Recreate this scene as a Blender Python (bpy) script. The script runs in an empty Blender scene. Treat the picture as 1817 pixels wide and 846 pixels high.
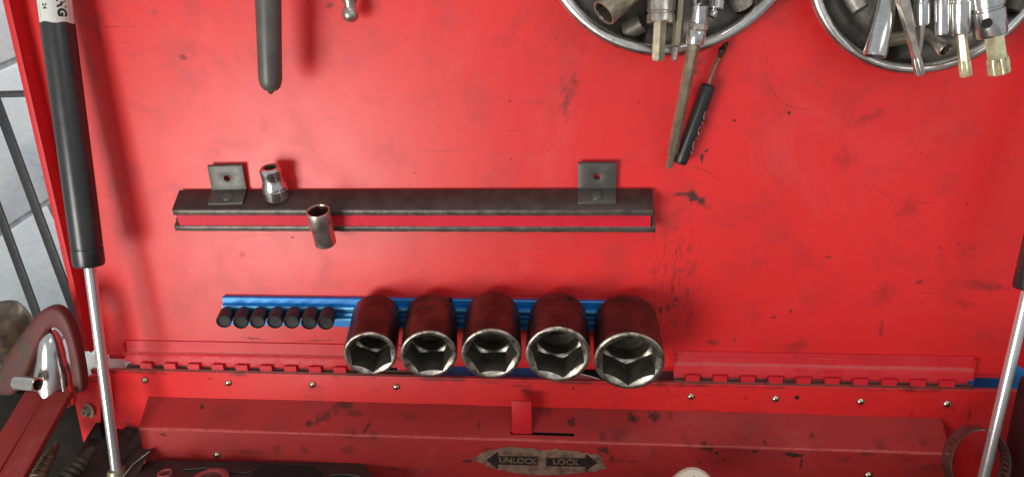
import bpy, math, random
import numpy as np
from mathutils import Vector, Matrix
random.seed(7)
S = bpy.context.scene
COL = S.collection
# ------------------------------------------------------------------ camera
F, CX, CY, D = 1250.0, 908.5, 423.0, 0.609     # focal length in photo pixels, centre, distance to the lid
def nrm(v): return v / np.linalg.norm(v)
_N = nrm(np.array([122.6, -404, F])); _d = np.array([105, 3900, F]); _d = nrm(_d - _N * _d.dot(_N))
_X = np.cross(_N, -_d)
M = np.array([_X, _N, -_d])                    # rows: world X, Y, Z seen from the camera
cam = bpy.data.cameras.new('camera'); camo = bpy.data.objects.new('camera', cam); COL.objects.link(camo)
cam.sensor_width = 36; cam.lens = 36 * F / 1817; cam.clip_start = .01; cam.clip_end = 50
camo.matrix_world = Matrix([[M[i][0], -M[i][1], -M[i][2], [0, -D, 0][i]] for i in range(3)] + [[0, 0, 0, 1]])
S.camera = camo
S.render.resolution_x, S.render.resolution_y = 1024, 476
# ------------------------------------------------------------------ light and exposure
w = bpy.data.worlds.new('World'); S.world = w; w.use_nodes = True
w.node_tree.nodes['Background'].inputs[0].default_value = (.80, .86, .90, 1)
w.node_tree.nodes['Background'].inputs[1].default_value = .50
def area(name, loc, aim, sx, sy, power, col):
    l = bpy.data.lights.new(name, 'AREA'); l.shape = 'RECTANGLE'; l.size = sx; l.size_y = sy; l.energy = power; l.color = col
    o = bpy.data.objects.new(name, l); COL.objects.link(o); o.location = loc
    o.rotation_euler = (Vector(aim) - Vector(loc)).to_track_quat('-Z', 'Y').to_euler()
area('daylight_from_garage_door', (-1.02, -1.40, -.52), (-.15, 0, -.15), .85, .70, 28.5, (1, .965, .90))
area('overhead_fill', (.10, -.80, 1.35), (0, 0, -.2), .9, .5, 3.0, (1, .97, .92))  # added overhead fill that brightens the tops of the metal parts
area('right_front_fill', (1.0, -1.7, .50), (-.2, 0, -.1), .9, .40, 3.0, (1, .97, .93))  # added fill from the right front for the left wall and right sides
area('block_wall_fill', (-.30, .85, .55), (-.85, .1, -.15), .4, .4, 8.0, (.92, .97, 1))  # added fill hidden behind the lid, brightens only the block wall
S.view_settings.view_transform = 'Standard'; S.view_settings.look = 'None'; S.view_settings.exposure = 0; S.view_settings.gamma = 1
S.render.engine = 'CYCLES'

# ------------------------------------------------------------------ helpers
def P(px, py, d=0.0):                          # where the line of sight of a photo pixel meets the plane d metres in front of the lid
    r = M @ np.array([px - CX, py - CY, F]); return Vector(np.array([0, -D, 0]) + r * (D - d) / r[1])
def PZ(px, py, z):                             # ... meets the level z
    r = M @ np.array([px - CX, py - CY, F]); return Vector(np.array([0, -D, 0]) + r * z / r[2])
def R(px, py, d, wpx):                         # half the width of something wpx pixels wide
    c = M.T @ (np.array(P(px, py, d)) - np.array([0, -D, 0])); return wpx / 2 / F * c[2]

WM = {}
def place(o, parent=None, m=None):
    m = m or Matrix.Identity(4)
    COL.objects.link(o); WM[o.name] = m
    if parent is not None:
        o.parent = parent; m = WM[parent.name].inverted() @ m
    o.matrix_basis = m
    return o
def tag(o, label=None, cat=None, group=None, kind=None):
    for k, v in (('label', label), ('category', cat), ('group', group), ('kind', kind)):
        if v: o[k] = v
    return o
def thing(name, loc, label, cat, group=None):
    o = bpy.data.objects.new(name, None); o.empty_display_size = .02
    place(o, None, Matrix.Translation(loc)); return tag(o, label, cat, group)
def obj(name, mesh, mats, parent=None, m=None):
    o = bpy.data.objects.new(name, mesh)
    if not isinstance(mats, (list, tuple)): mats = [mats]
    if len(mesh.materials) == 0:
        for k in mats: mesh.materials.append(k)
    return place(o, parent, m)

class MB:
    def __init__(s): s.v = []; s.f = []; s.mi = []
    def add(s, vs, fs, mi=0, m=None):
        b = len(s.v); s.v += [tuple(m @ Vector(v)) if m else tuple(v) for v in vs]
        s.f += [tuple(b + i for i in f) for f in fs]; s.mi += [mi] * len(fs); return s
    def box(s, a, b, mi=0, m=None):
        (x0, y0, z0), (x1, y1, z1) = a, b
        vs = [(x0,y0,z0),(x1,y0,z0),(x1,y1,z0),(x0,y1,z0),(x0,y0,z1),(x1,y0,z1),(x1,y1,z1),(x0,y1,z1)]
        return s.add(vs, [(0,3,2,1),(4,5,6,7),(0,1,5,4),(1,2,6,5),(2,3,7,6),(3,0,4,7)], mi, m)
    def rings(s, rings, mi=0, m=None, close=False):
        """rings: list of point lists (equal length) or single points; mi may be a list per span"""
        b = len(s.v); idx = []
        for r in rings:
            if len(r) == 1 or len(r) > 1:
                idx.append(list(range(len(s.v), len(s.v) + len(r))))
                s.v += [tuple(m @ Vector(p)) if m else tuple(p) for p in r]
        for k in range(len(rings) - 1):
            A, B = idx[k], idx[k + 1]; n = max(len(A), len(B)); mm = mi[k] if isinstance(mi, (list, tuple)) else mi
            for i in range(n):
                j = (i + 1) % n
                if len(A) == 1: f = (A[0], B[j], B[i])
                elif len(B) == 1: f = (A[i], A[j], B[0])
                else: f = (A[i], A[j], B[j], B[i])
                s.f.append(f); s.mi.append(mm)
        return s
    def lathe(s, prof, n=32, mi=0, m=None):
        """prof: (radius or function of the angle, z); around local Z"""
        rr = []
        for r, z in prof:
            if not callable(r) and r == 0: rr.append([(0, 0, z)])
            else:
                ring = []
                for i in range(n):
                    a = 2 * math.pi * i / n; q = r(a) if callable(r) else r
                    zz = z(a) if callable(z) else z
                    ring.append((q * math.cos(a), q * math.sin(a), zz))
                rr.append(ring)
        return s.rings(rr, mi, m)
    def prism(s, pts, a, b, mi=0, m=None):
        """outline pts (2-D) in local XY, from z=a to z=b"""
        n = len(pts)
        vs = [(x, y, a) for x, y in pts] + [(x, y, b) for x, y in pts]
        return s.add(vs, [tuple(range(n - 1, -1, -1)), tuple(range(n, 2 * n))] + [(i, (i + 1) % n, n + (i + 1) % n, n + i) for i in range(n)], mi, m)
    def tube(s, path, rad, n=10, mi=0, caps=True):
        rr = []; P_ = [Vector(p) for p in path]
        up = Vector((.3, .2, 1)).normalized()
        for k, p in enumerate(P_):
            t = (P_[min(k + 1, len(P_) - 1)] - P_[max(k - 1, 0)]).normalized()
            a = t.cross(up).normalized(); b = t.cross(a); q = rad[k] if isinstance(rad, (list, tuple)) else rad
            rr.append([tuple(p + (a * math.cos(2*math.pi*i/n) + b * math.sin(2*math.pi*i/n)) * q) for i in range(n)])
        if caps: rr = [[tuple(P_[0])]] + rr + [[tuple(P_[-1])]]
        return s.rings(rr, mi)
    def mesh(s, name, ang=32, bevel=0, seg=2):
        me = bpy.data.meshes.new(name); me.from_pydata(s.v, [], s.f); me.polygons.foreach_set('material_index', s.mi)
        import bmesh
        bm = bmesh.new(); bm.from_mesh(me)
        bmesh.ops.recalc_face_normals(bm, faces=bm.faces)
        if bevel:
            es = [e for e in bm.edges if len(e.link_faces) == 2 and e.calc_face_angle(0) > math.radians(35)]
            bmesh.ops.bevel(bm, geom=es, offset=bevel, segments=seg, affect='EDGES', profile=.5, clamp_overlap=True)
        bm.to_mesh(me); bm.free()
        me.polygons.foreach_set('use_smooth', [True] * len(me.polygons)); me.set_sharp_from_angle(angle=math.radians(ang))
        me.update(); return me

def frame(a, b, xh=(1, 0, 0)):                 # local Z runs from a towards b
    z = (Vector(b) - Vector(a)).normalized(); x = Vector(xh); x = (x - z * x.dot(z)).normalized(); y = z.cross(x)
    return Matrix([[x[i], y[i], z[i], a[i]] for i in range(3)] + [[0, 0, 0, 1]])
def poly(n, r, rot=0):                          # radius function of a regular polygon, r = corner radius
    k = math.pi / n
    return lambda a: r * math.cos(k) / math.cos(((a - rot) % (2 * k)) - k)
def text_mesh(body, size, bold=.0):
    c = bpy.data.curves.new('text', 'FONT'); c.body = body; c.size = size; c.offset = bold; c.resolution_u = 3
    c.align_x = 'CENTER'; c.align_y = 'CENTER'
    o = bpy.data.objects.new('text', c); COL.objects.link(o)
    dg = bpy.context.evaluated_depsgraph_get(); me = bpy.data.meshes.new_from_object(o.evaluated_get(dg))
    vs = [tuple(v.co) for v in me.vertices]; fs = [tuple(p.vertices) for p in me.polygons]
    bpy.data.objects.remove(o); bpy.data.curves.remove(c); bpy.data.meshes.remove(me)
    return vs, fs

# ------------------------------------------------------------------ materials
def new_mat(name):
    m = bpy.data.materials.new(name); m.use_nodes = True; nt = m.node_tree; return m, nt, nt.nodes['Principled BSDF']
def nd(nt, t, **k):
    n = nt.nodes.new(t)
    for a, b in k.items(): setattr(n, a, b)
    return n
def noise(nt, vec, scale, detail=4, rough=.6, dist=0):
    n = nd(nt, 'ShaderNodeTexNoise'); n.inputs['Scale'].default_value = scale; n.inputs['Detail'].default_value = detail
    n.inputs['Roughness'].default_value = rough; n.inputs['Distortion'].default_value = dist
    nt.links.new(vec, n.inputs['Vector']); return n.outputs['Fac']
def ramp(nt, fac, a, b, va=0., vb=1.):
    n = nd(nt, 'ShaderNodeMapRange'); n.interpolation_type = 'SMOOTHSTEP'
    for k, v in (('From Min', a), ('From Max', b), ('To Min', va), ('To Max', vb)): n.inputs[k].default_value = v
    nt.links.new(fac, n.inputs['Value']); return n.outputs['Result']
def math_(nt, op, a, b=None):
    n = nd(nt, 'ShaderNodeMath', operation=op)
    for i, x in enumerate((a, b)):
        if x is None: continue
        if isinstance(x, (int, float)): n.inputs[i].default_value = x
        else: nt.links.new(x, n.inputs[i])
    return n.outputs[0]
def mixc(nt, fac, a, b):
    n = nd(nt, 'ShaderNodeMix', data_type='RGBA')
    for s_, x in ((n.inputs[0], fac), (n.inputs[6], a), (n.inputs[7], b)):
        if isinstance(x, (int, float)): s_.default_value = x
        elif isinstance(x, tuple): s_.default_value = (*x, 1) if len(x) == 3 else x
        else: nt.links.new(x, s_)
    return n.outputs[2]
def objvec(nt):
    return nd(nt, 'ShaderNodeTexCoord').outputs['Object']
def mat(name, col, rough=.5, metal=0., dirt=None, dirt_amt=.5, scale=60, rvar=.15, bump=.0, bscale=400, spec=.5, stretch=None, coat=0):
    m, nt, b = new_mat(name); v = objvec(nt)
    oi = nd(nt, 'ShaderNodeObjectInfo'); off = nd(nt, 'ShaderNodeVectorMath', operation='ADD'); k = math_(nt, 'MULTIPLY', oi.outputs['Random'], 7.0)
    nt.links.new(v, off.inputs[0]); nt.links.new(k, off.inputs[1]); v = off.outputs[0]      # no two pieces wear alike
    if stretch:
        mp = nd(nt, 'ShaderNodeMapping'); mp.inputs['Scale'].default_value = stretch; nt.links.new(v, mp.inputs[0]); vs = mp.outputs[0]
    else: vs = v
    n1 = noise(nt, vs, scale); n2 = noise(nt, v, scale * 3.7, 3)
    d = dirt or tuple(c * .45 for c in col)
    f = math_(nt, 'MULTIPLY', ramp(nt, n1, .40, .68), dirt_amt)
    nt.links.new(mixc(nt, f, col, d), b.inputs['Base Color'])
    nt.links.new(math_(nt, 'ADD', math_(nt, 'MULTIPLY', n2, rvar * 2), rough - rvar), b.inputs['Roughness'])
    b.inputs['Metallic'].default_value = metal; b.inputs['Specular IOR Level'].default_value = spec
    if coat: b.inputs['Coat Weight'].default_value = coat; b.inputs['Coat Roughness'].default_value = .2
    if bump:
        bp = nd(nt, 'ShaderNodeBump'); bp.inputs['Strength'].default_value = bump; bp.inputs['Distance'].default_value = .0004
        nt.links.new(noise(nt, vs, bscale, 3), bp.inputs['Height']); nt.links.new(bp.outputs[0], b.inputs['Normal'])
    return m

def paint(name, col, grime, rough=.42, marks=(), arcs=(), edge_highlight=0., amount=.35, spec=.42, seed=0., band=(), streak=None):
    """worn red enamel: tonal mottling, fine grime specks, placed smears and scratches"""
    m, nt, b = new_mat(name); v = objvec(nt)
    mp = nd(nt, 'ShaderNodeMapping'); mp.inputs['Location'].default_value = (seed, seed * .7, seed * 1.3); nt.links.new(v, mp.inputs[0]); u = mp.outputs[0]
    big = noise(nt, u, 5, 5, .55); mid = noise(nt, u, 22, 6, .65, .4); fine = noise(nt, u, 140, 4, .6); patch = noise(nt, u, 9, 2)
    c = mixc(nt, ramp(nt, big, .35, .68, 0, .5), col, tuple(x * .80 for x in col))
    c = mixc(nt, ramp(nt, mid, .48, .72, 0, amount * 1.3), c, tuple(x * .66 + .010 for x in col))
    # specks of oil and chips, gathered in patches
    spk = math_(nt, 'MULTIPLY', ramp(nt, fine, .68, .74), ramp(nt, patch, .46, .60))
    c = mixc(nt, math_(nt, 'MULTIPLY', spk, .75), c, grime)
    # broad dull films
    film = math_(nt, 'MULTIPLY', ramp(nt, noise(nt, u, 13, 8, .72, 1.2), .58, .72), ramp(nt, patch, .48, .62))
    c = mixc(nt, math_(nt, 'MULTIPLY', film, min(1, amount * 1.5)), c, tuple(x * .5 + .01 for x in grime))
    # chalky faded patches, hair scratches and small chips
    c = mixc(nt, ramp(nt, noise(nt, u, 7.5, 7, .7, .8), .52, .72, 0, .28 * amount / .35), c, tuple(min(1, x * .9 + .045) for x in col))
    for k_, (rot_, sx_, th_) in enumerate(((.5, 14, .695), (-.35, 18, .70), (1.35, 16, .70))):
        q = nd(nt, 'ShaderNodeMapping'); q.inputs['Rotation'].default_value = (0, rot_, 0); q.inputs['Scale'].default_value = (sx_, 30, 420); nt.links.new(u, q.inputs[0])
        sc = math_(nt, 'MULTIPLY', ramp(nt, noise(nt, q.outputs[0], 1, 2, .5), th_, th_ + .03), ramp(nt, noise(nt, u, 6 + 3 * k_, 2), .52, .60))
        c = mixc(nt, math_(nt, 'MULTIPLY', sc, .45), c, grime if k_ != 1 else tuple(min(1, x + .10) for x in col))
    vo = nd(nt, 'ShaderNodeTexVoronoi'); vo.inputs['Scale'].default_value = 75; nt.links.new(u, vo.inputs['Vector'])
    chip = math_(nt, 'MULTIPLY', ramp(nt, math_(nt, 'ADD', vo.outputs['Distance'], math_(nt, 'MULTIPLY', fine, .16)), .135, .165, 1, 0), ramp(nt, noise(nt, u, 11, 3), .50, .58))
    c = mixc(nt, math_(nt, 'MULTIPLY', chip, .7), c, grime)
    # placed marks: (x, z, half width, half height, turn, darkness, softness)
    sep = nd(nt, 'ShaderNodeSeparateXYZ'); nt.links.new(v, sep.inputs[0])
    cmb = nd(nt, 'ShaderNodeCombineXYZ'); nt.links.new(sep.outputs[0], cmb.inputs[0]); nt.links.new(sep.outputs[2], cmb.inputs[1]); flat = cmb.outputs[0]
    wob = nd(nt, 'ShaderNodeTexNoise'); wob.inputs['Scale'].default_value = 170; wob.inputs['Detail'].default_value = 4; nt.links.new(v, wob.inputs['Vector'])
    tot = None
    for (x, z, rx, rz, rot, dark, soft) in marks:
        q = nd(nt, 'ShaderNodeMapping', vector_type='TEXTURE'); q.inputs['Location'].default_value = (x, z, 0); q.inputs['Rotation'].default_value = (0, 0, rot); q.inputs['Scale'].default_value = (rx, rz, 1)
        nt.links.new(flat, q.inputs[0])
        l = nd(nt, 'ShaderNodeVectorMath', operation='LENGTH'); nt.links.new(q.outputs[0], l.inputs[0])
        dd = math_(nt, 'ADD', l.outputs['Value'], math_(nt, 'MULTIPLY', math_(nt, 'SUBTRACT', wob.outputs['Fac'], .5), 2.6))
        k = ramp(nt, dd, 1 - soft, 1 + soft * .4, min(1, dark * 1.15), 0)
        tot = k if tot is None else math_(nt, 'MAXIMUM', tot, k)
    for (x, z, r, a0, a1, wd, dark) in arcs:     # scratched arcs: centre, radius, angles, half width
        q = nd(nt, 'ShaderNodeVectorMath', operation='SUBTRACT'); q.inputs[1].default_value = (x, z, 0); nt.links.new(flat, q.inputs[0])
        l = nd(nt, 'ShaderNodeVectorMath', operation='LENGTH'); nt.links.new(q.outputs[0], l.inputs[0])
        ring = ramp(nt, math_(nt, 'ABSOLUTE', math_(nt, 'SUBTRACT', l.outputs['Value'], r)), 0, wd, dark, 0)
        s2 = nd(nt, 'ShaderNodeSeparateXYZ'); nt.links.new(q.outputs[0], s2.inputs[0])
        am = (a0 + a1) / 2; dirx, dirz = math.cos(am), math.sin(am)
        dot = math_(nt, 'ADD', math_(nt, 'MULTIPLY', s2.outputs[0], dirx / r), math_(nt, 'MULTIPLY', s2.outputs[1], dirz / r))
        lim = math.cos((a1 - a0) / 2)
        k = math_(nt, 'MULTIPLY', ring, ramp(nt, dot, lim, lim + .05))
        k = math_(nt, 'MULTIPLY', k, ramp(nt, wob.outputs['Fac'], .34, .52, .2, 1))
        tot = k if tot is None else math_(nt, 'MAXIMUM', tot, k)
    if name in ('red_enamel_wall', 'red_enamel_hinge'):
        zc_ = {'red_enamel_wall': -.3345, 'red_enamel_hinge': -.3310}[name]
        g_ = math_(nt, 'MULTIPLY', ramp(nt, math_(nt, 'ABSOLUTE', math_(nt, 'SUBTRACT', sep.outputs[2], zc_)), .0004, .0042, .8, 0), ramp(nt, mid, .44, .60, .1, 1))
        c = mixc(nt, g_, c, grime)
    if streak:                                    # runs of old oil down one strip of the panel
        q = nd(nt, 'ShaderNodeMapping', vector_type='TEXTURE'); q.inputs['Location'].default_value = (*streak, 0); q.inputs['Rotation'].default_value = (0, 0, .12); q.inputs['Scale'].default_value = (.030, .085, 1)
        nt.links.new(flat, q.inputs[0]); l = nd(nt, 'ShaderNodeVectorMath', operation='LENGTH'); nt.links.new(q.outputs[0], l.inputs[0])
        q2 = nd(nt, 'ShaderNodeMapping'); q2.inputs['Scale'].default_value = (230, 60, 1); nt.links.new(flat, q2.inputs[0])
        k = math_(nt, 'MULTIPLY', ramp(nt, l.outputs['Value'], .35, 1.1, .6, 0), ramp(nt, noise(nt, q2.outputs[0], 1, 5, .7), .50, .64))
        tot = math_(nt, 'MAXIMUM', tot, k)
    if tot is not None: c = mixc(nt, tot, c, grime)
    for (z_, hw_) in band:                        # painted edge highlight, broken like rubbed paint, along a fold at height z
        e = ramp(nt, math_(nt, 'ABSOLUTE', math_(nt, 'SUBTRACT', math_(nt, 'ADD', sep.outputs[2], math_(nt, 'MULTIPLY', math_(nt, 'SUBTRACT', mid, .5), .0016)), z_)), hw_ * .3, hw_, edge_highlight, 0)
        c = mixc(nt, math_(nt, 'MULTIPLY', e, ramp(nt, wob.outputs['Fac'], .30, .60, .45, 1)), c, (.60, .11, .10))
    nt.links.new(c, b.inputs['Base Color'])
    rr = math_(nt, 'ADD', rough - .08, math_(nt, 'MULTIPLY', mid, .17))
    if tot is not None: rr = math_(nt, 'ADD', rr, math_(nt, 'MULTIPLY', tot, .2))
    nt.links.new(rr, b.inputs['Roughness']); b.inputs['Specular IOR Level'].default_value = spec
    bp = nd(nt, 'ShaderNodeBump'); bp.inputs['Strength'].default_value = .18; bp.inputs['Distance'].default_value = .0007
    nt.links.new(math_(nt, 'ADD', math_(nt, 'MULTIPLY', big, 3), math_(nt, 'MULTIPLY', mid, .35)), bp.inputs['Height']); nt.links.new(bp.outputs[0], b.inputs['Normal'])
    return m

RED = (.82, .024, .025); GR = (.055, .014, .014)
def mk(px, py, w_, h_, rot=0, dark=.7, soft=.5, d=0):     # a mark given by its place in the photograph
    p = P(px, py, d); s_ = 1 / 1930.
    return (p.x, p.z, max(w_ * s_ / 2, .0004), max(h_ * s_ / 2, .0004), rot, dark, soft)
lid_marks = [mk(1236, 352, 46, 20, -.6, .85, .7), mk(1216, 344, 40, 8, .1, .7, .6), mk(1246, 280, 6, 18, 0, .8), mk(1252, 268, 12, 5, .6, .7),
    mk(324, 101, 16, 12, 0, .55, .6), mk(586, 10, 18, 12, 0, .6, .8), mk(1230, 128, 26, 16, 0, .45, .9), 
    mk(1172, 548, 8, 14, 0, .65), mk(1185, 545, 6, 14, 0, .6), mk(1199, 530, 7, 12, 0, .6), mk(1204, 480, 26, 12, .2, .35, .9), mk(1264, 607, 20, 14, -.4, .5, .7), mk(1304, 604, 5, 14, 0, .5),
    mk(1183, 400, 26, 60, -.3, .30, .9), mk(1410, 615, 50, 22, .2, .28, 1), mk(1570, 520, 34, 50, 0, .25, 1), mk(1563, 585, 8, 30, 0, .45, .8), mk(1404, 552, 7, 12, 0, .7), mk(1372, 563, 12, 5, 0, .55),
    mk(1750, 508, 76, 18, -.1, .42, .9), mk(1632, 500, 16, 6, .4, .5), mk(1470, 456, 12, 6, 0, .5), mk(1540, 210, 60, 14, .5, .30, 1), mk(1500, 285, 40, 40, 0, .25, 1),
    mk(1612, 370, 40, 40, 0, .28, 1), mk(1400, 200, 5, 5, 0, .8), mk(1303, 214, 6, 6, 0, .8), mk(1590, 640, 40, 10, 0, .35, .9), mk(955, 440, 5, 4, 0, .7), mk(520, 421, 9, 4, 0, .85, .4),
    mk(430, 452, 14, 10, 0, .25, 1), mk(450, 600, 40, 5, -.1, .55, .7), mk(560, 604, 60, 5, .05, .6, .7), mk(1300, 626, 40, 6, 0, .4),
    mk(1710, 540, 40, 16, -.3, .3, 1), mk(215, 430, 40, 120, 0, .18, 1), mk(175, 60, 10, 30, 0, .35, 1), mk(275, 22, 14, 12, 0, .3, 1)]
_c1 = P(1440, 115); _c2 = P(1600, 160); _c3 = P(1210, 345); _c4 = P(1520, 400); _c5 = P(480, 470)
lid_arcs = [(_c1.x, _c1.z, .036, math.radians(165), math.radians(275), .0006, .45), (_c2.x, _c2.z, .034, math.radians(-75), math.radians(20), .0006, .35),
    (_c3.x, _c3.z - .02, .045, math.radians(40), math.radians(85), .0006, .6), (_c4.x + .0, _c4.z, .034, math.radians(-10), math.radians(70), .0006, .35),
    (_c5.x, _c5.z - .10, .13, math.radians(82), math.radians(112), .0005, .35), (_c1.x + .2, _c1.z + .1, .115, math.radians(270), math.radians(330), .0006, .4)]
_s = P(1196, 490)
LID = paint('red_enamel_lid', RED, GR, .38, lid_marks, lid_arcs, amount=.6, spec=.5, streak=(_s.x, _s.z))
sd = .012
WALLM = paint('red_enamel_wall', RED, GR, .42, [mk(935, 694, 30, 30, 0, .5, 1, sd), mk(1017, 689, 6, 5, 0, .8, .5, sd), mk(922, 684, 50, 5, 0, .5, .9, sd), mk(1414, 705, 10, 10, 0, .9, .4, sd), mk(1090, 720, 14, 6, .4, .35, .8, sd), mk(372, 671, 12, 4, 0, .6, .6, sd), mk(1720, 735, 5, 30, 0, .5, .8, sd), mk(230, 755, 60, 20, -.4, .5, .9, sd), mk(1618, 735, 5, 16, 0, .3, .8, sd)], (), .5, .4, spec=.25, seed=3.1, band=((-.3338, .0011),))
h_marks = [mk(x, y, a, b_, r_, dk, so, .025) for x, y, a, b_, r_, dk, so in [(352, 727, 9, 9, 0, .85, .5), (575, 740, 44, 16, .3, .55, .6), (552, 746, 20, 9, 0, .7, .6), (606, 728, 40, 18, -.1, .62, .7), (625, 737, 36, 12, 0, .45, .7), (652, 723, 34, 10, 0, .6, .7),
    (622, 760, 44, 16, 0, .42, .9), (668, 762, 30, 12, 0, .5, .8), (653, 753, 6, 22, -.6, .7, .5), (727, 742, 34, 20, 0, .28, .9), (960, 735, 50, 20, 0, .45, .9), (1014, 751, 18, 12, 0, .65, .5), (1124, 749, 24, 14, -.2, .8, .5), (1162, 746, 26, 16, .1, .7, .6),
    (1190, 746, 14, 12, 0, .3, .5), (1248, 780, 24, 16, -.2, .72, .45), (1074, 787, 22, 20, 0, .75, .7), (1084, 800, 14, 18, 0, .6, .7), (1354, 776, 8, 8, 0, .7, .6), (1216, 775, 18, 22, 0, .25, .8), (1530, 790, 30, 12, 0, .5, .9), (1560, 782, 24, 20, .3, .42, .9),
    (1635, 780, 20, 10, -.4, .35, .8), (1100, 765, 40, 20, 0, .35, 1), (1068, 765, 16, 16, 0, .45, .8), (850, 752, 8, 12, 0, .5, .7), (790, 722, 40, 10, 0, .35, .9), (1300, 742, 50, 10, 0, .4, .8), (1440, 770, 10, 8, 0, .5, .8), (400, 735, 70, 30, 0, .25, 1), (868, 785, 26, 12, 0, .5, .8)]] + \
   [mk(x, y, a, b_, r_, dk, so, .036) for x, y, a, b_, r_, dk, so in [(1408, 806, 34, 12, -.15, .95, .4), (1422, 822, 5, 26, 0, .8, .5), (1272, 802, 8, 7, 0, .9, .4), (1284, 815, 6, 6, 0, .7, .4), (1340, 800, 14, 8, 0, .7, .5), (287, 770, 22, 7, 0, .65, .8), (440, 800, 60, 10, 0, .35, 1), (540, 797, 16, 18, 0, .5, .8), (620, 798, 30, 20, 0, .45, .9), (492, 796, 20, 24, 0, .4, .9), (700, 830, 30, 8, 0, .45, .8), (1110, 817, 60, 5, 0, .5, .8), (828, 817, 24, 7, .1, .8, .6), (1240, 820, 10, 8, 0, .5, .7), (1160, 800, 14, 30, 0, .3, 1), (1500, 815, 30, 12, 0, .4, 1), (1600, 812, 50, 14, 0, .35, 1), (1650, 830, 40, 20, 0, .4, 1)]]
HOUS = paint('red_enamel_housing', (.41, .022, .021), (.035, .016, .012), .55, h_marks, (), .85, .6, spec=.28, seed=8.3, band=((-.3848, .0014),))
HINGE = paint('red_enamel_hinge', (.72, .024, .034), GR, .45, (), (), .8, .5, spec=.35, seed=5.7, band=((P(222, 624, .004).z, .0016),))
TRIM = paint('red_enamel_trim', (.70, .020, .026), GR, .48, (), (), .6, .4, spec=.35, seed=1.9)
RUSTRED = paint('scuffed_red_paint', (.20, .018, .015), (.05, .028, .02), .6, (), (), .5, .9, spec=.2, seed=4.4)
FLANGE = mat('dirty_hinge_flange', (.22, .06, .05), .55, 0, (.08, .04, .03), .8, 90)
BLACKO = mat('black_oxide_steel', (.088, .056, .054), .38, .9, (.19, .13, .10), .7, 42, .16, .3, 300)
BLKRUB = mat('black_satin_plastic', (.018, .018, .019), .38, 0, (.03, .028, .026), .5, 80, .08, .1)
STRUTM = mat('black_strut_enamel', (.020, .020, .022), .30, 0, (.035, .033, .03), .4, 30, .08, .0, spec=.7)
GRIPM = mat('dark_grey_dipped_rubber', (.095, .088, .078), .40, 0, (.04, .036, .033), .4, 60, .06, .15, 300, spec=.6)
WORN = mat('worn_bare_steel', (.62, .57, .49), .40, 1, (.20, .16, .12), .95, 130, .14, .6, 350)
BORE = mat('oily_dark_bore', (.125, .110, .088), .50, .55, (.05, .045, .035), .7, 90, .12, .4, 300)
CHROME = mat('satin_chrome', (.70, .69, .67), .19, .95, (.40, .37, .33), .4, 120, .07, .12, 400)
CHROMED = mat('tarnished_chrome', (.62, .57, .50), .31, .88, (.20, .17, .14), .6, 120, .1, .12, 500)
STEELG = mat('oily_tool_steel', (.36, .31, .22), .40, .65, (.14, .12, .08), .6, 90, .1, .3, 300)
RODM = mat('polished_rod', (.80, .80, .80), .22, .75, (.6, .6, .6), .3, 40, .04)
GOLDB = mat('yellow_zinc_bit_steel', (.78, .74, .48), .36, .6, (.28, .24, .14), .6, 110, .1, .3, 300)
BOWLM = mat('brushed_stainless_rim', (.72, .70, .66), .30, 1, (.38, .36, .33), .5, 60, .1, .2, 300)
BOWLI = mat('dirty_stainless_bowl', (.22, .20, .175), .34, 1, (.06, .052, .044), .8, 35, .12, .3, 250)
RAILM = mat('black_painted_steel', (.042, .021, .019), .40, 0, (.075, .045, .040), .6, 70, .12, .3, 500, spec=.35)
RAILE = mat('scuffed_steel_edge', (.16, .135, .118), .42, .6, (.06, .05, .045), .7, 110, .12, .4, 400)
BRACK = mat('grey_bracket_steel', (.085, .082, .072), .42, .3, (.06, .052, .045), .7, 60, .12, .3, 400)
MAGR = mat('bright_red_magnet_strip', (.72, .018, .045), .4, 0, (.5, .015, .03), .4, 50, .08)
BLUE = mat('blue_anodised_aluminium', (.012, .22, .62), .32, .2, (.01, .13, .42), .5, 70, .08, .1)
BLUEHI = mat('rubbed_blue_ridge', (.12, .40, .62), .35, .5, (.03, .2, .42), .7, 120, .1)
BLUEP = mat('blue_plastic', (.02, .22, .62), .45, 0, (.01, .13, .42), .5, 30)
GOLDS = mat('yellow_zinc_screw', (.72, .64, .46), .28, 1, (.32, .27, .18), .6, 260, .1)
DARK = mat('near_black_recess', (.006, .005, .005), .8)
DPLAS = mat('charcoal_moulded_plastic', (.034, .030, .026), .42, 0, (.02, .017, .015), .5, 50, .1, .2, 300)
TAN = mat('tarnished_brown_drum', (.15, .105, .065), .50, .3, (.05, .03, .02), 1.0, 45, .12, .3)
DKRED = mat('dull_red_handle', (.12, .014, .012), .55, .0, (.045, .028, .018), 1.0, 20, .1, .1)
BRASS = mat('oily_brass', (.20, .15, .09), .45, .5, (.07, .05, .03), .7, 90, .1, .4)
WHITEP = mat('cream_plastic', (.72, .62, .50), .40, 0, (.5, .38, .25), .5, 60)
PRINT = mat('brown_print', (.16, .10, .05), .5)
LABELW = mat('off_white_label_paper', (.70, .69, .64), .5, 0, (.55, .52, .45), .5, 60)
INK = mat('black_label_ink', (.02, .02, .02), .5)
GOLDI = mat('gold_label_line', (.45, .33, .10), .5)
DECAL = mat('worn_foil_decal', (.30, .17, .12), .5, .1, (.08, .045, .03), .75, 130, .1, .4)
DECALK = mat('worn_black_decal_ink', (.010, .008, .007), .5, 0, (.10, .05, .035), .35, 260)
DECALT = mat('foil_decal_letters', (.30, .17, .12), .5, .3, (.07, .035, .025), .8, 300)
FRAMEB = mat('black_frame_steel', (.030, .032, .036), .5, 0, (.05, .05, .055), .4, 40)
PINKR = mat('red_tinted_ring', (.40, .10, .10), .35, .3, (.2, .05, .05), .5, 100)

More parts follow.
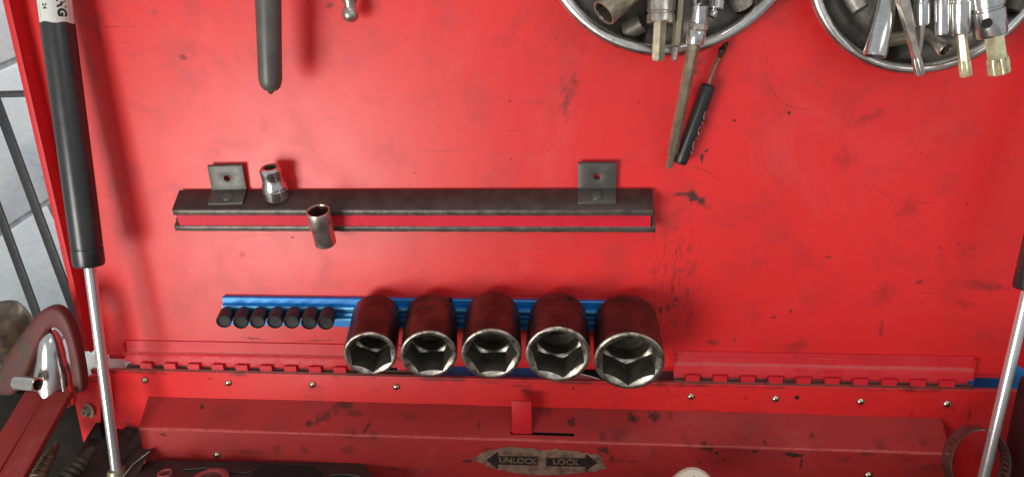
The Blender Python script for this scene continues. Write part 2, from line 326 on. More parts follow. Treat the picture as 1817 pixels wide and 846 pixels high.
# ------------------------------------------------------------------ block wall and black frame behind, left
def block_paint():
    m, nt, b = new_mat('grey_painted_block'); v = objvec(nt)
    n = noise(nt, v, 14, 6, .65); n2 = noise(nt, v, 60, 4); n3 = noise(nt, v, 5, 3)
    c = mixc(nt, ramp(nt, n, .35, .7), (.78, .84, .83), (.66, .73, .75))
    c = mixc(nt, ramp(nt, n3, .5, .7, 0, .5), c, (.42, .50, .58))
    c = mixc(nt, ramp(nt, n2, .66, .74, 0, .7), c, (.12, .12, .11))
    nt.links.new(c, b.inputs['Base Color']); b.inputs['Roughness'].default_value = .42
    bp = nd(nt, 'ShaderNodeBump'); bp.inputs['Strength'].default_value = .5; bp.inputs['Distance'].default_value = .003
    nt.links.new(n2, bp.inputs['Height']); nt.links.new(bp.outputs[0], b.inputs['Normal']); return m
BLOCK = block_paint(); MORT = mat('grey_mortar', (.50, .55, .57), .7, 0, (.2, .2, .2), .5, 60)
def cdir(px, py): return Vector(M @ nrm(np.array([px - CX, py - CY, F])))
vdn = cdir(1022, 2368); hor = cdir(1214, -398); hor = (hor - vdn * hor.dot(vdn)).normalized(); nw = hor.cross(vdn).normalized()
if nw.x < 0: nw = -nw
w0 = Vector((0, -D, 0)) + (P(0, 415, 0) - Vector((0, -D, 0))) * 1.42
MW = Matrix([[hor[i], -vdn[i], nw[i], w0[i]] for i in range(3)] + [[0, 0, 0, 1]])
if MW.to_3x3().determinant() < 0: MW = Matrix([[hor[i], -vdn[i], -nw[i], w0[i]] for i in range(3)] + [[0, 0, 0, 1]])
zs = 1 if (MW.to_3x3() @ Vector((0, 0, 1))).x > 0 else -1
wall = obj('block_wall', MB().box((-1.2, -1.0, -.06 * zs if zs > 0 else .004), (1.6, 1.0, -.004 if zs > 0 else .06)).mesh('block_wall'), MORT, None, MW)
tag(wall, 'pale grey painted concrete block wall behind the left edge of the red chest', 'wall', kind='structure')
bmsh = MB().box((-.199, -.096, -.004 * zs), (.199, .096, .002 * zs)).mesh('block', bevel=.004)
for r_ in range(-5, 6):
    for c_ in range(-3, 5):
        o = obj('block', bmsh, BLOCK, wall, MW @ Matrix.Translation((c_ * .406 + (.203 if r_ % 2 else 0) + .09, (r_ + .5) * .2, 0)))
fr = thing('steel_rack', P(60, 846, -.2), 'black steel rack of leaning bars between the block wall and the red lid', 'rack')
def bar(a, b, wd, th):
    m = frame(a, b, (1, 0, 0)); L = (b - a).length
    obj('bar', MB().box((-wd / 2, -.0015, 0), (wd / 2, .0015, L)).mesh('bar', bevel=.001), FRAMEB, fr, m)
bar(P(-36, 100, -.16), P(152, 606, -.16), .0125, .02); bar(P(-50, 245, -.18), P(96, 640, -.18), .0125, .02)
bar(P(-120, 171, -.14), P(60, 166, -.14), .0075, .012)
bar(P(120, 660, -.10), P(240, 606, -.10), .009, .01)

# ------------------------------------------------------------------ the tool chest
chest = thing('tool_chest', (-.05, -.2, -.47), 'open red steel tool chest, its raised lid holding magnetic racks and bowls', 'tool chest')
XL, XR, ZB = -.487, .392, -.3232
lid = obj('lid', MB().box((XL, 0, ZB), (XR, .0016, .30)).mesh('lid'), LID, chest)
m = MB()
for s_, x in ((-1, XL), (1, XR)):
    m.box((min(x, x + s_ * .0014), -.0150, ZB + .010), (max(x, x + s_ * .0014), .0014, .2995))
    m.box((min(x, x + s_ * .0060), -.0162, ZB + .012), (max(x, x + s_ * .0060), -.0151, .2995))
m.box((XL - .006, -.016, .30), (XR + .006, .0016, .3015))
obj('lid_rim', m.mesh('lid_rim', bevel=.0007), TRIM, lid)
obj('lid_bottom_fold', MB().box((XL + .004, .0035, ZB - .0062), (XR - .004, .0048, ZB + .006)).mesh('fold', bevel=.0004), TRIM, lid)
# rear wall of the chest
WT = -.3335
m = MB().box((-.4945, -.0120, -.47), (.402, -.0104, WT)).box((-.4945, -.0104, WT - .0016), (.402, -.0070, WT - .0002))
backw = obj('rear_wall', m.mesh('rear_wall', bevel=.0006), WALLM, chest)
m = MB().prism([(0, 0), (.896, 0), (.896, .0032), (0, .0032)], 0, .0006, m=Matrix.Translation((-.4945, -.0121, WT - .0130)) @ Matrix.Rotation(math.pi/2, 4, 'X'))
# hinges
kn = MB().lathe([(0, 0), (.0036, 0), (.0040, .0004), (.0040, .0122), (.0036, .0126), (0, .0126)], 16, m=Matrix.Rotation(math.pi/2, 4, 'Y')).box((.0002, -.0040, .0), (.0124, -.0022, .0050)).box((.0002, .0, -.009), (.0124, .0012, -.001)).mesh('knuckle')
zp = P(1030, 666, .006).z
for x0, x1, k0 in ((P(222, 620, .003).x, P(745, 640, .003).x, P(249, 641, .008).x), (P(1195, 655, .003).x, P(1722, 680, .003).x, P(1217, 662, .008).x)):
    z1 = P(222, 603, .001).z; z2 = P(222, 625, .004).z; z3 = P(222, 645, .007).z
    m = MB(); n = 60
    prof = [(-.0003, z1), (-.0016, z1 - .0002), (-.0026, z2 + .0012), (-.0046, z2 - .0004), (-.0055, z2 - .0016), (-.0062, z3 + .002)]
    pl = [(x0 + (x1 - x0) * i / n) for i in range(n + 1)]
    vs = [(x, y + random.uniform(-.00012, .00012), z + random.uniform(-.00015, .00015)) for x in pl for y, z in prof]; q = len(prof)
    m.add(vs, [(i * q + j, (i + 1) * q + j, (i + 1) * q + j + 1, i * q + j + 1) for i in range(n) for j in range(q - 1)])
    m.box((x0, -.0060, z3 + .002), (x0 + .0008, -.0002, z1 - .002)); m.box((x1 - .0008, -.0060, z3 + .002), (x1, -.0002, z1 - .002))
    h = obj('piano_hinge', m.mesh('piano_hinge'), HINGE, chest)
    # teeth between the knuckles
    pitch = (P(1691 - 25, 687, .008).x - P(1217, 662, .008).x) / 9
    for k in range(10):
        xa = k0 + k * pitch
        if xa < x1 - .01: obj('knuckle', kn, HINGE, h, Matrix.Translation((xa, -.0060, zp)))
    t = MB()
    for k in range(-1, 11):
        a = max(x0, k0 + k * pitch + .0132); b_ = min(x1, k0 + (k + 1) * pitch - .0006)
        if b_ > a: t.box((a, -.0066, zp + .0008), (b_, -.0055, z3 + .0026))
    obj('hinge_tooth_strip', t.mesh('teeth', bevel=.0003), HINGE, h)
    obj('hinge_pin', MB().tube([(x0, -.0035, zp - .0015), (x1, -.0035, zp - .0015)], .0018, 8).mesh('pin'), BORE, h)
    obj('hinge_flange', MB().box((x0, -.0104, WT - .0010), (x1, -.0045, WT + .0012)).mesh('flange', bevel=.0004), FLANGE, h)
# screws
def screw_mesh(r):
    m = MB().lathe([(r, 0), (r * .98, r * .25), (r * .75, r * .55), (r * .4, r * .70), (0, r * .74)], 20)
    for a in (0, math.pi / 2):
        m.box((-r * .55, -r * .11, r * .55), (r * .55, r * .11, r * .735), 1, Matrix.Rotation(a, 4, 'Z'))
    return m.mesh('screw')
sm = screw_mesh(.0034)
OUT = Matrix.Rotation(math.pi / 2, 4, 'X')     # local Z -> towards the viewer (-Y)
for px, py in ((257, 674), (405, 679), (554, 682), (703, 686), (1226, 703), (1376, 707), (1527, 712), (1680, 716)):
    obj('screw', sm, [GOLDS, DARK], backw, Matrix.Translation(P(px, py, .0125)) @ OUT @ Matrix.Rotation(random.random() * 3, 4, 'Z'))
# lock housing: sloping top with a slot, upright front
hx0, hx1 = P(265, 709, .012).x, P(1668, 752, .012).x
A0, A1 = (-.0122, -.3628), (-.0350, -.3838)
def sl(s): return (A0[0] + (A1[0] - A0[0]) * s, A0[1] + (A1[1] - A0[1]) * s)
sx0, sx1 = P(906, 762, .031).x, P(1019, 764, .031).x
xs = sorted([hx0 + (hx1 - hx0) * i / 70 for i in range(71)] + [sx0, sx1])
prof = [sl(0), sl(.78), sl(.87), sl(.955), (-.0359, -.3848), (-.0363, -.3866), (-.0363, -.445)]
m = MB(); q = len(prof)
dent = lambda x, j: (0, 0) if j in (1, 2) else (.00025 * math.sin(x * 41 + 1) * math.sin(x * 17), .00035 * math.sin(x * 29) * math.sin(x * 11 + 2))
vs = []
for x in xs:
    for j, (y, z) in enumerate(prof):
        a, b_ = dent(x, j); vs.append((x, y + a, z + b_ + (random.uniform(-.00012, .00012) if 2 < j < 6 else 0)))
fs = [(i * q + j, (i + 1) * q + j, (i + 1) * q + j + 1, i * q + j + 1) for i in range(len(xs) - 1) for j in range(q - 1) if not (j == 1 and sx0 - 1e-6 <= xs[i] < sx1 - 1e-6)]
m.add(vs, fs)
for e in (0, len(xs) - 1):
    m.add([vs[e * q + j] for j in range(q)] + [(xs[e], -.0118, -.445)], [tuple(range(q + 1))])
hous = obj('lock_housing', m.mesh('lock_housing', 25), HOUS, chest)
nin = Vector((0, .7, -.72)) * .006
c4 = [Vector((sx0, *sl(.78))), Vector((sx1, *sl(.78))), Vector((sx1, *sl(.87))), Vector((sx0, *sl(.87)))]
obj('lock_slot', MB().add([tuple(v) for v in c4] + [tuple(v + nin) for v in c4], [(4, 5, 6, 7), (0, 1, 5, 4), (1, 2, 6, 5), (2, 3, 7, 6), (3, 0, 4, 7)]).mesh('slot'), DARK, hous)
for px, py in ((385, 806), (1541, 842)):
    obj('screw', sm, [GOLDS, DARK], hous, Matrix.Translation(P(px, py, .0368)) @ OUT @ Matrix.Rotation(.4, 4, 'Z'))
a, b_ = P(909, 763, .0312), P(943, 711, .0312)
obj('lock_tab', MB().box((a.x, -.0322, a.z - .003), (b_.x, -.0305, b_.z)).mesh('lock_tab', bevel=.0006), TRIM, chest)
# UNLOCK / LOCK decal on the housing front
def DP(px, py, e=0): p = P(px, py, .0366); return (p.x, p.z)
def decal():
    m = MB(); T = Matrix.Translation((0, -.0366, 0)) @ OUT
    rnd = random.Random(3)
    def tr(pts): return [(x, z) for x, z in (DP(*p) for p in pts)]
    out = [(838, 815), (850, 806), (862, 800), (884, 795), (905, 792), (925, 793), (945, 794), (955, 799), (966, 797), (985, 795), (1010, 799), (1030, 801), (1050, 805), (1062, 806), (1071, 812), (1070, 820), (1077, 829), (1058, 835), (1030, 838), (1004, 841), (975, 842), (950, 842), (925, 840), (900, 836), (875, 831), (856, 822)]
    fine = []
    for i, p in enumerate(out):
        q = out[(i + 1) % len(out)]
        for t in (0, .33, .66): fine.append((p[0] + (q[0] - p[0]) * t + rnd.uniform(-1.2, 1.2), p[1] + (q[1] - p[1]) * t + rnd.uniform(-1.3, 1.3)))
    m.prism(tr(fine), 0, .00015, 0, T)
    m.prism(tr([(863, 815), (884, 800), (884, 808), (954, 809), (955, 825), (884, 823), (884, 831)]), .0002, .0003, 1, T)
    m.prism(tr([(969, 811), (1039, 812), (1039, 804), (1061, 820), (1039, 834), (1039, 827), (969, 826)]), .0002, .0003, 1, T)
    for body, cx_, cy_ in (('UNLOCK', 919, 816.5), ('LOCK', 1004, 819)):
        v, f = text_mesh(body, .0088, .00022); c = DP(cx_, cy_)
        sxx = 1.0 if body == 'UNLOCK' else 1.06
        m.add([(c[0] + x * sxx, c[1] + y - x * .01, .00042) for x, y, z in v], f, 2, T)
    return m
obj('decal', decal().mesh('decal'), [DECAL, DECALK, DECALT], hous)
# left corner plate and bolt
m = MB(); T = Matrix.Translation((0, -.030, 0)) @ OUT
pt = lambda l, d=.030: [(P(x, y, d).x, P(x, y, d).z) for x, y in l]
m.prism(pt([(160, 664), (133, 707), (150, 783), (172, 748), (180, 748), (180, 664)]), 0, .0016, 0, T)
gp = obj('corner_plate', m.mesh('corner_plate', bevel=.0004), WALLM, chest)
bm_ = MB().lathe([(0, 0), (.0082, 0), (.0082, .0010), (.0055, .0016), (poly(6, .0052), .0018), (poly(6, .0052), .0050), (poly(6, .0046), .0056), (.0016, .0058), (.0016, .0078), (0, .0078)], 24)
obj('bolt', bm_.mesh('bolt'), STEELG, gp, Matrix.Translation(P(158, 727, .0316)) @ OUT @ Matrix.Rotation(-.35, 4, 'Y'))
# floor and side walls of the chest
obj('chest_floor', MB().box((-.4945, -.45, -.4715), (.41, -.0121, -.4700)).mesh('floor'), DARK, chest)

for nm, a_, b2 in (('front_wall', (-.4945, -.4515, -.60), (.402, -.4500, -.400)), ('side_wall', (-.4960, -.4500, -.60), (-.4946, -.0125, -.461)), ('side_wall', (.4021, -.4500, -.60), (.4035, -.0125, -.425))):
    obj(nm, MB().box(a_, b2).mesh(nm, bevel=.0005), TRIM, chest)

# ------------------------------------------------------------------ gas struts (bolted to the chest)
def strut(top, joint, bot, rc, rr, label, tip):
    T_, J, B = top, joint, bot; m = frame(T_, B); L = (B - T_).length; lj = (J - T_).length
    e = bpy.data.objects.new('gas_strut', None); e.empty_display_size = .02; place(e, chest, m); e['label'] = label
    obj('cylinder', MB().lathe([(0, 0), (rc, 0), (rc, lj - .0185), (rc * 1.0, lj - .0180), (rc * .955, lj - .0176), (rc * .955, lj - .0166), (rc * 1.01, lj - .0160), (rc * 1.01, lj - .0025), (rc * .93, lj), (rr * 1.2, lj), (0, lj - .002)], 40).mesh('cylinder'), STRUTM, e, m)
    obj('rod', MB().lathe([(0, lj - .01), (rr, lj - .01), (rr, L), (0, L)], 28).mesh('rod'), RODM, e, m)
    if tip: obj('end_fitting', MB().lathe([(0, L - .004), (.0075, L - .004), (.0085, L - .001), (.0085, L + .012), (.006, L + .014), (0, L + .014)], 20).mesh('tip'), STEELG, e, m)
    return e, m
T0, J0, B0 = P(82, -110, .021), P(156, 470, .046), P(207, 838, .066)
dr = (B0 - T0).normalized(); J0 = T0 + dr * (J0 - T0).dot(dr)
st, SM = strut(T0, J0, B0, R(150, 400, .048, 52), R(175, 600, .055, 18.5), 'left black gas strut with a white warning sticker', True)
rc = R(150, 400, .048, 52)
# warning sticker wrapped round the cylinder
inv = SM.inverted(); camd = (inv @ Vector((0, -D, 0))); cb = math.atan2(camd.y, camd.x)
zl = (inv @ P(90, 37, .038 + rc)).z
m = MB(); n = 20; r_ = rc + .00012
hw = 1.28
for z0, z1, a0, a1, mi, dr_ in ((zl - .07, zl, -hw, hw, 0, 0),):
    vs = []
    for i in range(n + 1):
        a = cb + a0 + (a1 - a0) * i / n
        for z in (z0, z1 + .0006 * math.sin(i * .7)): vs.append((r_ * math.cos(a), r_ * math.sin(a), z))
    m.add(vs, [(2 * i, 2 * i + 1, 2 * i + 3, 2 * i + 2) for i in range(n)], mi)
def wrap(body, size, aoff, zend, bold, mi, align_end=True, flip=1):
    v, f = text_mesh(body, size, bold); mx = max(x for x, y, z in v)
    out = []
    for x, y, z in v:
        a = cb + aoff + flip * y / rc; out.append(((r_ + .00012) * math.cos(a), (r_ + .00012) * math.sin(a), zend + (x - mx)))
    m.add(out, f, mi)
# find which way the angle runs across the picture
def side(a):
    p = SM @ Vector((rc * math.cos(cb + a), rc * math.sin(cb + a), zl)); c = M.T @ (np.array(p) - np.array([0, -D, 0])); return c[0] / c[2]
sg = 1 if side(.5) > side(-.5) else -1
wrap('WARNING', .0092, sg * .32, zl - .0045, .0005, 1, flip=sg)
wrap('24', .0048, sg * -.62, zl - .010, .0001, 1, flip=sg)
wrap('- - - - -', .0036, sg * -.98, zl - .004, 0, 1, flip=sg)
for (a0, a1) in ((sg * .78, sg * .81),):
    vs = [((r_ + .0001) * math.cos(cb + a), (r_ + .0001) * math.sin(cb + a), z) for a in (a0, a1) for z in (zl - .07, zl - .002)]
    m.add(vs, [(0, 1, 3, 2)], 2)
obj('sticker', m.mesh('sticker'), [LABELW, INK, GOLDI], st, SM)
T1, J1, B1 = P(1938, 30, .034), P(1823, 510, .050), P(1742, 860, .075)
dr = (B1 - T1).normalized(); J1 = T1 + dr * (J1 - T1).dot(dr)
strut(T1, J1, B1, R(1822, 500, .05, 48), R(1770, 700, .065, 19), 'right gas strut, mostly its bare shining rod', False)

# ------------------------------------------------------------------ long magnetic holder
xa, xb = P(318, 336, .003).x, P(1157, 338, .003).x
pA, pB = P(735, 336, .003), P(735, 371.5, .020)
u = Vector((0, pB.y - pA.y, pB.z - pA.z)); DEP = u.length; u.normalize()          # outwards and down along the top face
pC = P(735, 412, .0145); nt_ = Vector((0, pB.y - pC.y, pB.z - pC.z)); hgt = nt_.length; nt_.normalize()      # up along the magnet face
ms = thing('magnetic_tool_holder', (P(735, 371, .02)), 'long black magnetic tool holder with a red centre strip and two brackets', 'tool holder')
HM = Matrix([[1, u[0], nt_[0], xa], [0, u[1], nt_[1], pA.y], [0, u[2], nt_[2], pA.z], [0, 0, 0, 1]])
L = xb - xa
if HM.to_3x3().determinant() < 0: pass
def bar_m(z0, z1, y0, y1, x0=0, x1=L, n=60):
    m = MB(); vs = []
    for i in range(n + 1):
        x = x0 + (x1 - x0) * i / n; j = random.uniform(-.00022, .00022)
        for (y, z) in ((y0, z0), (y1, z0 + j), (y1 + j * .6, z1), (y0, z1)): vs.append((x, y, z))
    m.add(vs, [(i*4 + k, i*4 + (k+1) % 4, (i+1)*4 + (k+1) % 4, (i+1)*4 + k) for i in range(n) for k in range(4)] + [(0, 1, 2, 3), (n*4, n*4+1, n*4+2, n*4+3)]); return m
def hobj(name, me, mt, par, m_): me.transform(m_); return obj(name, me, mt, par)      # the frame is not square: bake it
hobj('top_bar', bar_m(-.0006, 0, 0, DEP).mesh('top_bar', bevel=.0003), RAILM, ms, HM)
hobj('upper_edge', bar_m(-.0058, -.0007, .003, DEP + .0006).mesh('upper_edge', bevel=.0005), RAILE, ms, HM)
hobj('magnet_strip', bar_m(-hgt + .0053, -.0059, .006, DEP - .0012, .0015, L - .0015, 4).mesh('magnet_strip'), MAGR, ms, HM)
hobj('lower_bar', bar_m(-hgt, -hgt + .0052, .001, DEP - .0004, -.004, L + .003).mesh('lower_bar', bevel=.0006), RAILE, ms, HM)
for x_ in (.0002, L - .0010):
    hobj('end_plate', MB().box((x_, .002, -hgt + .0053), (x_ + .0009, DEP - .0008, -hgt + .0125)).mesh('end_plate'), RAILM, ms, HM)
for k, px in enumerate((408, 1059)):
    bx = P(px, 333, .003).x - xa; bw = .0330 / 2; th = .0024; vh = .0245
    # upright flange with a real hole: a ring of quads between the square outline and the hole
    m = MB(); n = 32; hole = []; sq = []; hz = .0125
    for i in range(n):
        a = 2 * math.pi * i / n + math.pi / n; ca, sa = math.cos(a), math.sin(a); hole.append((.0030 * ca, hz + .0030 * sa))
        t = min((bw / abs(ca)) if abs(ca) > 1e-6 else 9, ((vh - hz) / sa) if sa > 1e-6 else 9, (hz / -sa) if sa < -1e-6 else 9); sq.append((t * ca, hz + t * sa))
    for cx_, cz_ in ((bw, vh), (-bw, vh), (-bw, 0), (bw, 0)):
        j = min(range(n), key=lambda q_: (sq[q_][0] - cx_) ** 2 + (sq[q_][1] - cz_) ** 2); sq[j] = (cx_, cz_)
    vs = [(x, y, z) for y in (0, th) for ring in (sq, hole) for x, z in ring]
    fs = []
    for i in range(n):
        j = (i + 1) % n
        fs += [(i, j, n + j, n + i), (2*n + j, 2*n + i, 3*n + i, 3*n + j), (n + i, n + j, 3*n + j, 3*n + i), (j, i, 2*n + i, 2*n + j)]
    cu, cw = np.linalg.solve(np.array([[u.y, nt_.y], [u.z, nt_.z]]), np.array([-.06, 1.]))
    m.add([(x, y - .0004 + z * cu, z * cw + .0002) for x, y, z in vs], fs)
    m.box((-bw, -.0006 + th + .0001, .0002), (bw, DEP * .78, th))
    BM = HM @ Matrix.Translation((bx, .0006, 0)) @ Matrix.Rotation((-.03, .01)[k], 4, 'Z')
    br = hobj('bracket', m.mesh('bracket', bevel=.0003), BRACK, ms, BM)
    br['label'] = ('left steel angle bracket riveted to the holder', 'right steel angle bracket riveted to the holder')[k]
    hobj('rivet', MB().lathe([(.0050, 0), (.0048, .0007), (.0036, .0013), (.0012, .0013), (0, .0011)], 20).mesh('rivet'), BRACK, br, BM @ Matrix.Translation((0, DEP * .42, th)))

# ------------------------------------------------------------------ sockets standing on and hanging from the holder
base = HM @ Vector((P(491, 347, .012).x - xa, DEP * .46, .0003)); MSk = frame(base, base + nt_)
sk = thing('chrome_socket', base, 'chrome drive socket with a square hole standing on the long black holder', 'socket')
sq = lambda r: poly(4, r, math.pi/4)
obj('body', MB().lathe([(0, 0), (.0098, 0), (.0108, .0012), (.0110, .003), (.0110, .0085), (.01145, .0090), (.01145, .0100), (.0110, .0105), (.0110, .0140), (.0094, .0168), (.0094, .0240), (.0097, .0248), (.0097, .0290), (.0080, .0312), (.0062, .0314)], 48, m=None).mesh('body'), CHROME, sk, MSk)
obj('drive_hole', MB().lathe([(.0062, .0314), (sq(.0062), .0306), (sq(.0060), .016), (0, .016)], 48).mesh('drive'), BORE, sk, MSk)
a, b_ = P(566, 380, .036), P(578, 432, .025)
rr_ = R(566, 380, .036, 42); MSk2 = frame(b_, a, (1, 0, 0)); Lk = (a - b_).length + .004
sk2 = thing('steel_socket', b_, 'dull steel tube socket hanging open end up from the red magnet strip', 'socket')
obj('body', MB().lathe([(0, -.0012), (rr_ * .55, -.0012), (rr_ * .82, 0), (rr_ * .93, .0012), (rr_ * .93, Lk * .45), (rr_, Lk * .5), (rr_, Lk - .0008), (rr_ * .96, Lk), (rr_ * .86, Lk), (rr_ * .82, Lk - .001)], 48).mesh('body'), CHROMED, sk2, MSk2)
obj('bore', MB().lathe([(rr_ * .82, Lk - .001), (poly(6, rr_ * .84), Lk - .003), (poly(6, rr_ * .84), Lk - .018), (0, Lk - .018)], 48).mesh('bore'), mat('rusty_brown_bore', (.10, .035, .025), .5, .5, (.04, .02, .015), .6, 120), sk2, MSk2)

# ------------------------------------------------------------------ blue socket rail
rx0, rx1 = P(397, 540, .004).x, P(1150, 540, .004).x
zt = P(397, 526, .004).z; zb = P(600, 579, .004).z; H = zt - zb
rl = thing('blue_socket_rail', ((rx0 + rx1) / 2, -.004, zb), 'ridged blue aluminium socket rail along the bottom of the lid', 'socket rail')
prof = [(0, 0), (.0040, 0), (.0048, -.0008), (.0048, -H * .18), (.0044, -H * .24), (.0070, -H * .27), (.0076, -H * .34), (.0070, -H * .40), (.0040, -H * .42), (.0040, -H * .47), (.0066, -H * .49), (.0066, -H * .55), (.0040, -H * .57), (.0040, -H * .64), (.0072, -H * .66), (.0072, -H * .74), (.0050, -H * .77), (.0050, -H * .98), (.0042, -H), (0, -H)]
mi = [0] * len(prof)
m = MB(); q = len(prof)
vs = [(x, -.0004 - y, zt + z) for x in (rx0, rx1) for y, z in prof]
for j in range(q):
    m.add([vs[j], vs[(j + 1) % q], vs[q + (j + 1) % q], vs[q + j]], [(0, 1, 2, 3)], 1 if j in (5, 6, 10, 14) else 0)
m.add(vs[:q], [tuple(range(q))]); m.add(vs[q:], [tuple(range(q))])
obj('extrusion', m.mesh('extrusion', 40), [BLUE, BLUEHI], rl)
# seven small black sockets
def small_socket(r, L):
    return MB().lathe([(0, 0), (r * .9, 0), (r, .0008), (r, L - .0008), (r * .94, L), (r * .80, L), (r * .78, L - .0012)], 32, 0).lathe([(r * .78, L - .0012), (r * .5, L - .0013), (0, L - .0015)], 32, 1).mesh('socket_body')
lab7 = ['leftmost small black socket on the blue rail', 'second small black socket from the left on the blue rail', 'third small black socket from the left on the blue rail', 'middle small black socket of the seven on the blue rail', 'fifth small black socket from the left on the blue rail, beside a blue notch', 'small black socket next to the last one on the blue rail', 'rightmost small black socket with a greyer face, before the bare blue rail']
SBL = mat('small_socket_black', (.034, .030, .030), .33, .3, (.06, .05, .05), .5, 90, .08, .1)
SBF = mat('small_socket_recess', (.060, .055, .055), .5, .4, (.02, .018, .018), .6, 160, .1)
sm7 = small_socket(.0073, .0185)
for i, (px, py, bx) in enumerate(((397, 570, 404), (427, 572, 433), (456.5, 571, 463), (487.5, 571, 493), (517, 571, 523), (548, 573, 553), (577.5, 573, 583))):
    a = P(bx, 554.5, .0078); b_ = P(px, py, .0255)
    s_ = obj('small_impact_socket', sm7, [SBL, SBF], None, frame(a, b_) @ Matrix.Rotation(i * 1.3, 4, 'Z') @ Matrix.Diagonal((.97 + .01 * i, .97 + .01 * i, 1, 1)))
    tag(s_, lab7[i], 'socket', 'small black sockets on the blue rail')
# five large impact sockets
def big_socket(t, i, a, b_, rf, rb, rot, rough_edge):
    holes = {1: (800, 531), 3: (1012, 529)}
    Mx = frame(a, b_); L = (b_ - a).length; n = 72; ri = rf * .862
    groove = i in (3, 4)
    body = [(0, 0), (rb * .90, 0), (rb * .985, .0016), (rb, .0035)]
    if groove: body += [(rb, L * .20), (rb * .985, L * .215), (rb * 1.03, L * .24), (rf * .985, L * .40)]
    elif i == 1: body += [(rb, L * .17), (rb * .99, L * .18), (rb * 1.005, L * .19), (rb * 1.01, L * .42), (rb * 1.0, L * .43), (rb * 1.02, L * .44)]
    else: body += [(rb * 1.01, L * .4)]
    body += [(rf, L * .72), (rf, L - .0014)]
    obj('body', MB().lathe(body, n).mesh('body'), BLACKO, t, Mx)
    rnd = random.Random(i * 7 + 1); ph = rnd.random() * 6
    wv = lambda k: (lambda aa: 1 + .006 * math.sin(aa * 3 + ph + k) + .005 * math.sin(aa * 7 + ph * 2) + rough_edge * rnd.uniform(-1, 1))
    def rw(r, k): f_ = wv(k); return lambda aa: r * f_(aa)
    hx = poly(6, ri, rot)
    if i in holes:
        iv = Mx.inverted(); o_ = iv @ Vector((0, -D, 0)); dd = (iv.to_3x3() @ (P(*holes[i], .0) - Vector((0, -D, 0)))).normalized(); rq = rb * 1.004
        A_ = dd.x**2 + dd.y**2; B_ = o_.x * dd.x + o_.y * dd.y; disc = B_ * B_ - A_ * (o_.x**2 + o_.y**2 - rq * rq)
        if disc > 0:
            h_ = o_ + dd * ((-B_ - math.sqrt(disc)) / A_); nh = Vector((h_.x, h_.y, 0)).normalized()
            obj('pin_hole', MB().lathe([(0, -.0006), (.0026, -.0006), (.0026, .0004), (0, .0004)], 18).mesh('hole'), DARK, t, Mx @ frame(h_, h_ + nh, (0, 0, 1)))
    cone = lambda aa: L - .0002 - (ri - hx(aa)) * .85
    obj('worn_rim', MB().lathe([(rf, L - .0014), (rw(rf * .985, 1), L - .0005), (rw(rf * .955, 2), L), (ri, L - .0002), (hx, cone)], n).mesh('rim', 50), WORN, t, Mx)
    hd = L * .46; sh = ri * .866 * .95
    hx2 = poly(6, ri * .985, rot)
    obj('hex_bore', MB().lathe([(hx, cone), (hx2, L - .004), (hx2, L - hd), ], n).mesh('hex', 20), BORE, t, Mx)
    obj('shelf_edge', MB().lathe([(hx2, L - hd), (sh, L - hd - .0012), (sh * .98, L - hd - .0018)], n).mesh('shelf', 40), WORN, t, Mx)
    obj('round_bore', MB().lathe([(sh * .98, L - hd - .0018), (sh * .95, L * .30), (sq(sh * .55), L * .29), (sq(sh * .55), .004), (0, .004)], n).mesh('bore', 30), BORE, t, Mx)
big = [(657, 629, 94, 669, 556, 84, 90, 0, 'narrowest of the five large impact sockets, next to the small black ones'),
       (761, 629.5, 101, 766, 557, 90, 60, 0, 'second large impact socket from the left, with a scraped oily collar'),
       (872, 629, 108, 874, 556, 96, 60, 0, 'middle one of the five large impact sockets, flat of its hex down'),
       (990, 630, 116, 990, 561, 102, 102, .004, 'fourth large impact socket from the left, its bright rim chipped at the top'),
       (1116.5, 642, 125, 1110, 566, 110, 90, 0, 'widest and rightmost large impact socket, hanging lowest')]
for i, (fx, fy, fw, bx, by, bw_, rot, rg, lb) in enumerate(big):
    a = P(bx, by, .0085); b_ = P(fx, fy, .070)
    t = thing('large_impact_socket', a, lb, 'impact socket', 'large impact sockets on the blue rail')
    big_socket(t, i, a, b_, R(fx, fy, .070, fw), R(bx, by, .012, bw_), math.radians(rot + 0), rg)

# ------------------------------------------------------------------ hanging tools at the top
a, b_ = P(474, -70, .042), P(480, 152, .042); r_ = R(477, 80, .042, 44); Mx = frame(a, b_); L = (b_ - a).length
g = thing('rubber_dipped_handle', b_, 'long dark grey rubber-dipped tool handle hanging down with a nipple tip', 'tool handle')
obj('grip', MB().lathe([(0, 0), (r_ * 1.04, 0), (r_ * .97, L * .6), (r_ * .94, L - .006), (r_ * .90, L - .003), (r_ * .78, L + .001), (r_ * .55, L + .0035), (r_ * .28, L + .0045), (r_ * .16, L + .0065), (0, L + .0072)], 40).mesh('grip', 60), GRIPM, g, Mx)
a, b_ = P(619, -60, .018), P(622, 41, .018); Mx = frame(a, b_); L = (b_ - a).length; r_ = R(622, 27, .018, 30)
g = thing('ball_end_extension', b_, 'small steel ball-ended shank hanging from the top edge of the picture', 'tool shank')
pr = [(0, 0), (r_ * .8, 0)]
z = .004
while z < L - .019: pr += [(r_ * .92, z), (r_ * .96, z + .0010), (r_ * .84, z + .0016), (r_ * .84, z + .0023)]; z += .0034
pr += [(r_ * .70, L - 2 * r_ - .0005)] + [(r_ * math.sin(q_), L - r_ - r_ * math.cos(q_)) for q_ in [.75 + (math.pi - .75) * k / 12 for k in range(12)]] + [(0, L)]
obj('shank', MB().lathe(pr, 32).mesh('shank', 40), CHROMED, g, Mx)

